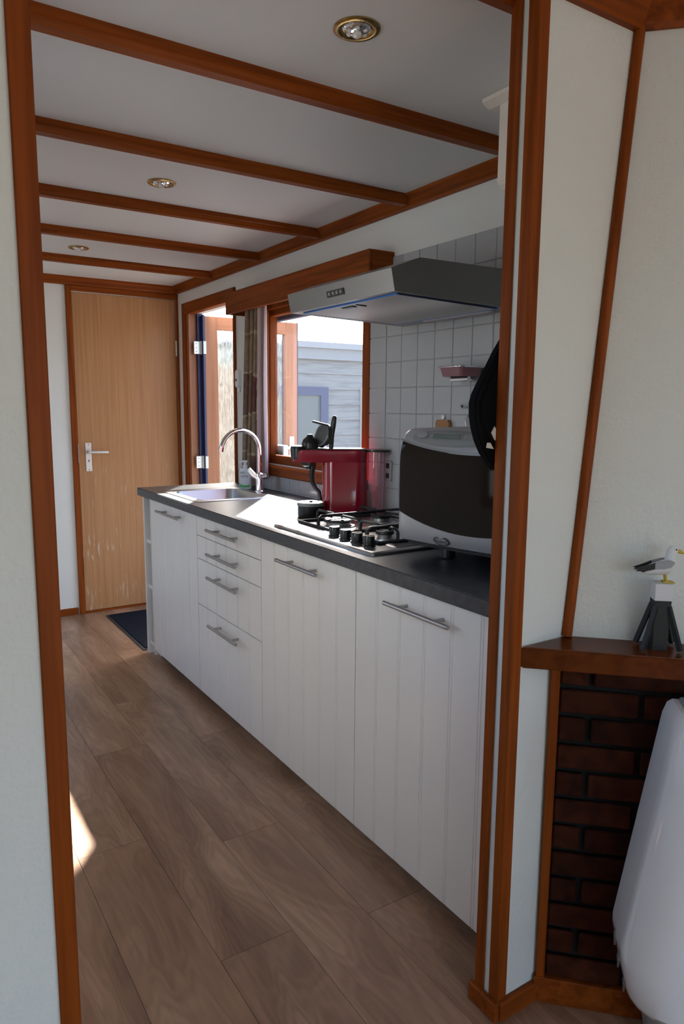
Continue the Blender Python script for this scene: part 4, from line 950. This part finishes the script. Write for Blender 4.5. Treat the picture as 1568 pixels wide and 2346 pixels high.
for z in (.262, .212, .158):
    # small triangular vents on the left side by the back edge
    aa = ca - hw(z); b = bmesh.new()
    pr3 = [(.610, -.020), (.622, .0), (.610, .020), (.604, 0)]
    lo_ = []
    for d in (.0005, -.003):
        lo_.append([((aa+d+ (.0)) /math.sqrt(2)+c/math.sqrt(2), -(aa+d)/math.sqrt(2)+c/math.sqrt(2), z+dz) for c, dz in pr3])
    loft(b, lo_); obj('side_vent', b, 'silver_dark', t)

# ---------------------------------------------------------------- seagull figurine on the mantel
t = thing('seagull_figurine', 'painted wooden seagull standing on a black mooring post, on the mantel', 'figurine', (.157, .838, .8553), math.radians(-40))
def G(name, b, mat, sm=50, par=None): return obj(name, b, mat, par or t, local=True, smooth=sm)
b = bmesh.new(); loft(b, [rrect(0, 0, .0150, .0150, .001, 0, 1), rrect(0, 0, .0165, .0165, .001, .104, 1)]); G('mooring_post', b, 'post_black', 25)
b = bmesh.new(); loft(b, [rrect(0, 0, .0167, .0167, .001, .1042, 1), rrect(0, 0, .0172, .0172, .001, .139, 1)]); G('post_cap', b, 'post_white', 25)
for (sx, sy) in ((1, 1), (-1, 1), (-1, -1), (1, -1)):
    p0, p1 = Vector((sx*.036, sy*.026, .0045)), Vector((sx*.012, sy*.014, .092))
    b = bmesh.new(); tube(b, [p0, p1], .0062, 4); G('raking_leg', b, 'post_black', 20)
def ell(c, ry, rz, n=14, tilt=0):
    return [(c[0]+rz*math.sin(2*PI*k/n)*math.sin(tilt), ry*math.cos(2*PI*k/n), c[1]+rz*math.sin(2*PI*k/n)*math.cos(tilt)) for k in range(n)]
b = bmesh.new(); loft(b, [ell((-.052, .158), .003, .002), ell((-.045, .160), .007, .005), ell((-.025, .165), .013, .011), ell((.0, .170), .016, .0155), ell((.010, .173), .0155, .0165), ell((.018, .178), .012, .0145), ell((.0225, .182), .007, .009), ell((.0245, .184), .002, .002)]); G('body', b, 'gull_white')
b = bmesh.new(); loft(b, [ell((.010, .180), .0115, .012, tilt=1.2), ell((.013, .192), .0098, .0110, tilt=1.4), ell((.015, .202), .0098, .0110, tilt=1.5), ell((.0165, .209), .0085, .0098, tilt=1.6), ell((.017, .214), .0045, .005, tilt=1.6), ell((.017, .2155), .001, .001, tilt=1.6)]); G('head', b, 'gull_white')
b = bmesh.new(); loft(b, [ell((.024, .2045), .0045, .0048, 10), ell((.031, .203), .0032, .0042, 10), ell((.039, .1995), .001, .0016, 10)]); G('beak', b, 'gull_yellow')
for s in (-1, 1):
    b = bmesh.new(); ellipsoid(b, (.0205, s*.0088, .2085), .0017, .0011, .0017, 10, 8); G('eye', b, 'gull_black')
    # wing: a thin shell lying on the body
    top = [(.017, .184), (.010, .187), (-.002, .186), (-.020, .181)]; bot = [(.017, .182), (.010, .173), (-.004, .169), (-.020, .168)]
    def wing_pts(o): return [(x, s*(o), z) for x, z in top + bot[::-1]]
    b = bmesh.new(); loft(b, [[(x, s*(.0105+.004*(1-abs(x-.006)/.03)), z) for x, z in top+bot[::-1]], [(x, s*(.0150+.0035*(1-abs(x-.006)/.03)), z) for x, z in top+bot[::-1]]]); w = G('wing', b, 'gull_grey', 30)
    tp = [(-.020, .181), (-.036, .1745), (-.056, .1675), (-.051, .1655), (-.054, .162), (-.046, .1625), (-.042, .160), (-.034, .164), (-.020, .168)]
    b = bmesh.new(); loft(b, [[(x, s*(.006+.006*(x+.054)/.04), z) for x, z in tp], [(x, s*(.010+.0062*(x+.054)/.04), z) for x, z in tp]]); obj('wing_tip', b, 'gull_black', w, local=True, smooth=30)
    b = bmesh.new(); tube(b, [(.004, s*.005, .158), (.007, s*.0055, .141)], .0022, 8); lg = G('leg', b, 'gull_yellow')
    b = bmesh.new(); loft(b, [[(.000, s*.0055-.003, .1392), (.000, s*.0055+.003, .1392), (.000, s*.0055+.003, .1425), (.000, s*.0055-.003, .1425)], [(.022, s*.0055-.0055, .1392), (.022, s*.0055+.0055, .1392), (.022, s*.0055+.0055, .141), (.022, s*.0055-.0055, .141)]]); obj('foot', b, 'gull_yellow', lg, local=True)

# ================================================================ outside
ground = struct('ground', B(-30, 40, -30, 40, -.30, -.08), 'outdoor_paving')
SY = 6.5
sh = thing('garden_shed', 'weathered grey timber shed with a blue-framed window outside', 'shed', (3.4, SY, -.08))
obj('shed_core', B(1.75, 6.0, SY+.03, SY+2.5, -.08, 1.93), 'shed_inside', sh)
k = 0; z = -.06
while z < 1.83:
    zt = min(z+.163, 1.845)
    b = bmesh.new(); prism(b, [(SY+.03, z), (SY-.012, z), (SY+.004, zt-.004), (SY+.03, zt-.004)], 0, 1.75, 6.0); obj('shed_board', b, 'grey_board', sh); z += .1585
obj('fascia_board', B(1.70, 6.1, SY-.05, SY-.02, 1.828, 1.94), 'shed_fascia', sh)
obj('roof', B(1.66, 6.2, SY-.09, SY+2.6, 1.94, 2.0), 'roof_zinc', sh)
wf = obj('shed_window', B(2.10, 2.755, SY-.022, SY-.014, .72, 1.475), 'shed_inside', sh)
for a in ((2.735, 2.825, .66, 1.547), (2.05, 2.14, .66, 1.547)): obj('window_frame', B(a[0], a[1], SY-.05, SY-.012, a[2], a[3]), 'navy_window', wf)
for a in ((2.14, 2.735, 1.46, 1.547), (2.14, 2.735, .66, .75)): obj('window_frame', B(a[0], a[1], SY-.05, SY-.012, a[2], a[3]), 'navy_window', wf)
obj('shed_door_board', B(3.252, 3.40, SY-.045, SY-.012, -.06, 1.560), 'pale_board', sh)

fn = thing('reed_fence', 'brown reed screen fence behind the open back door', 'fence', (1.3, 6.1, -.08))
rm = bmesh.new(); tube(rm, [(0, 0, -.0), (0, 0, 1.80)], .017, 6); reed_mesh = bpy.data.meshes.new('reed'); rm.to_mesh(reed_mesh); rm.free(); reed_mesh.materials.append(MATS['reed'])
for i in range(44):
    o = bpy.data.objects.new('reed_stalk', reed_mesh); COL.objects.link(o); o.parent = fn
    o.location = (-.78 + i*.0335, random.uniform(-.006, .006), random.uniform(-.05, .03)); o.rotation_euler = (0, 0, random.random()*6)
obj('fence_rail', B(.50, 2.03, 6.12, 6.15, .30, .36), 'grey_board', fn); obj('fence_rail', B(.50, 2.03, 6.12, 6.15, 1.35, 1.41), 'grey_board', fn)
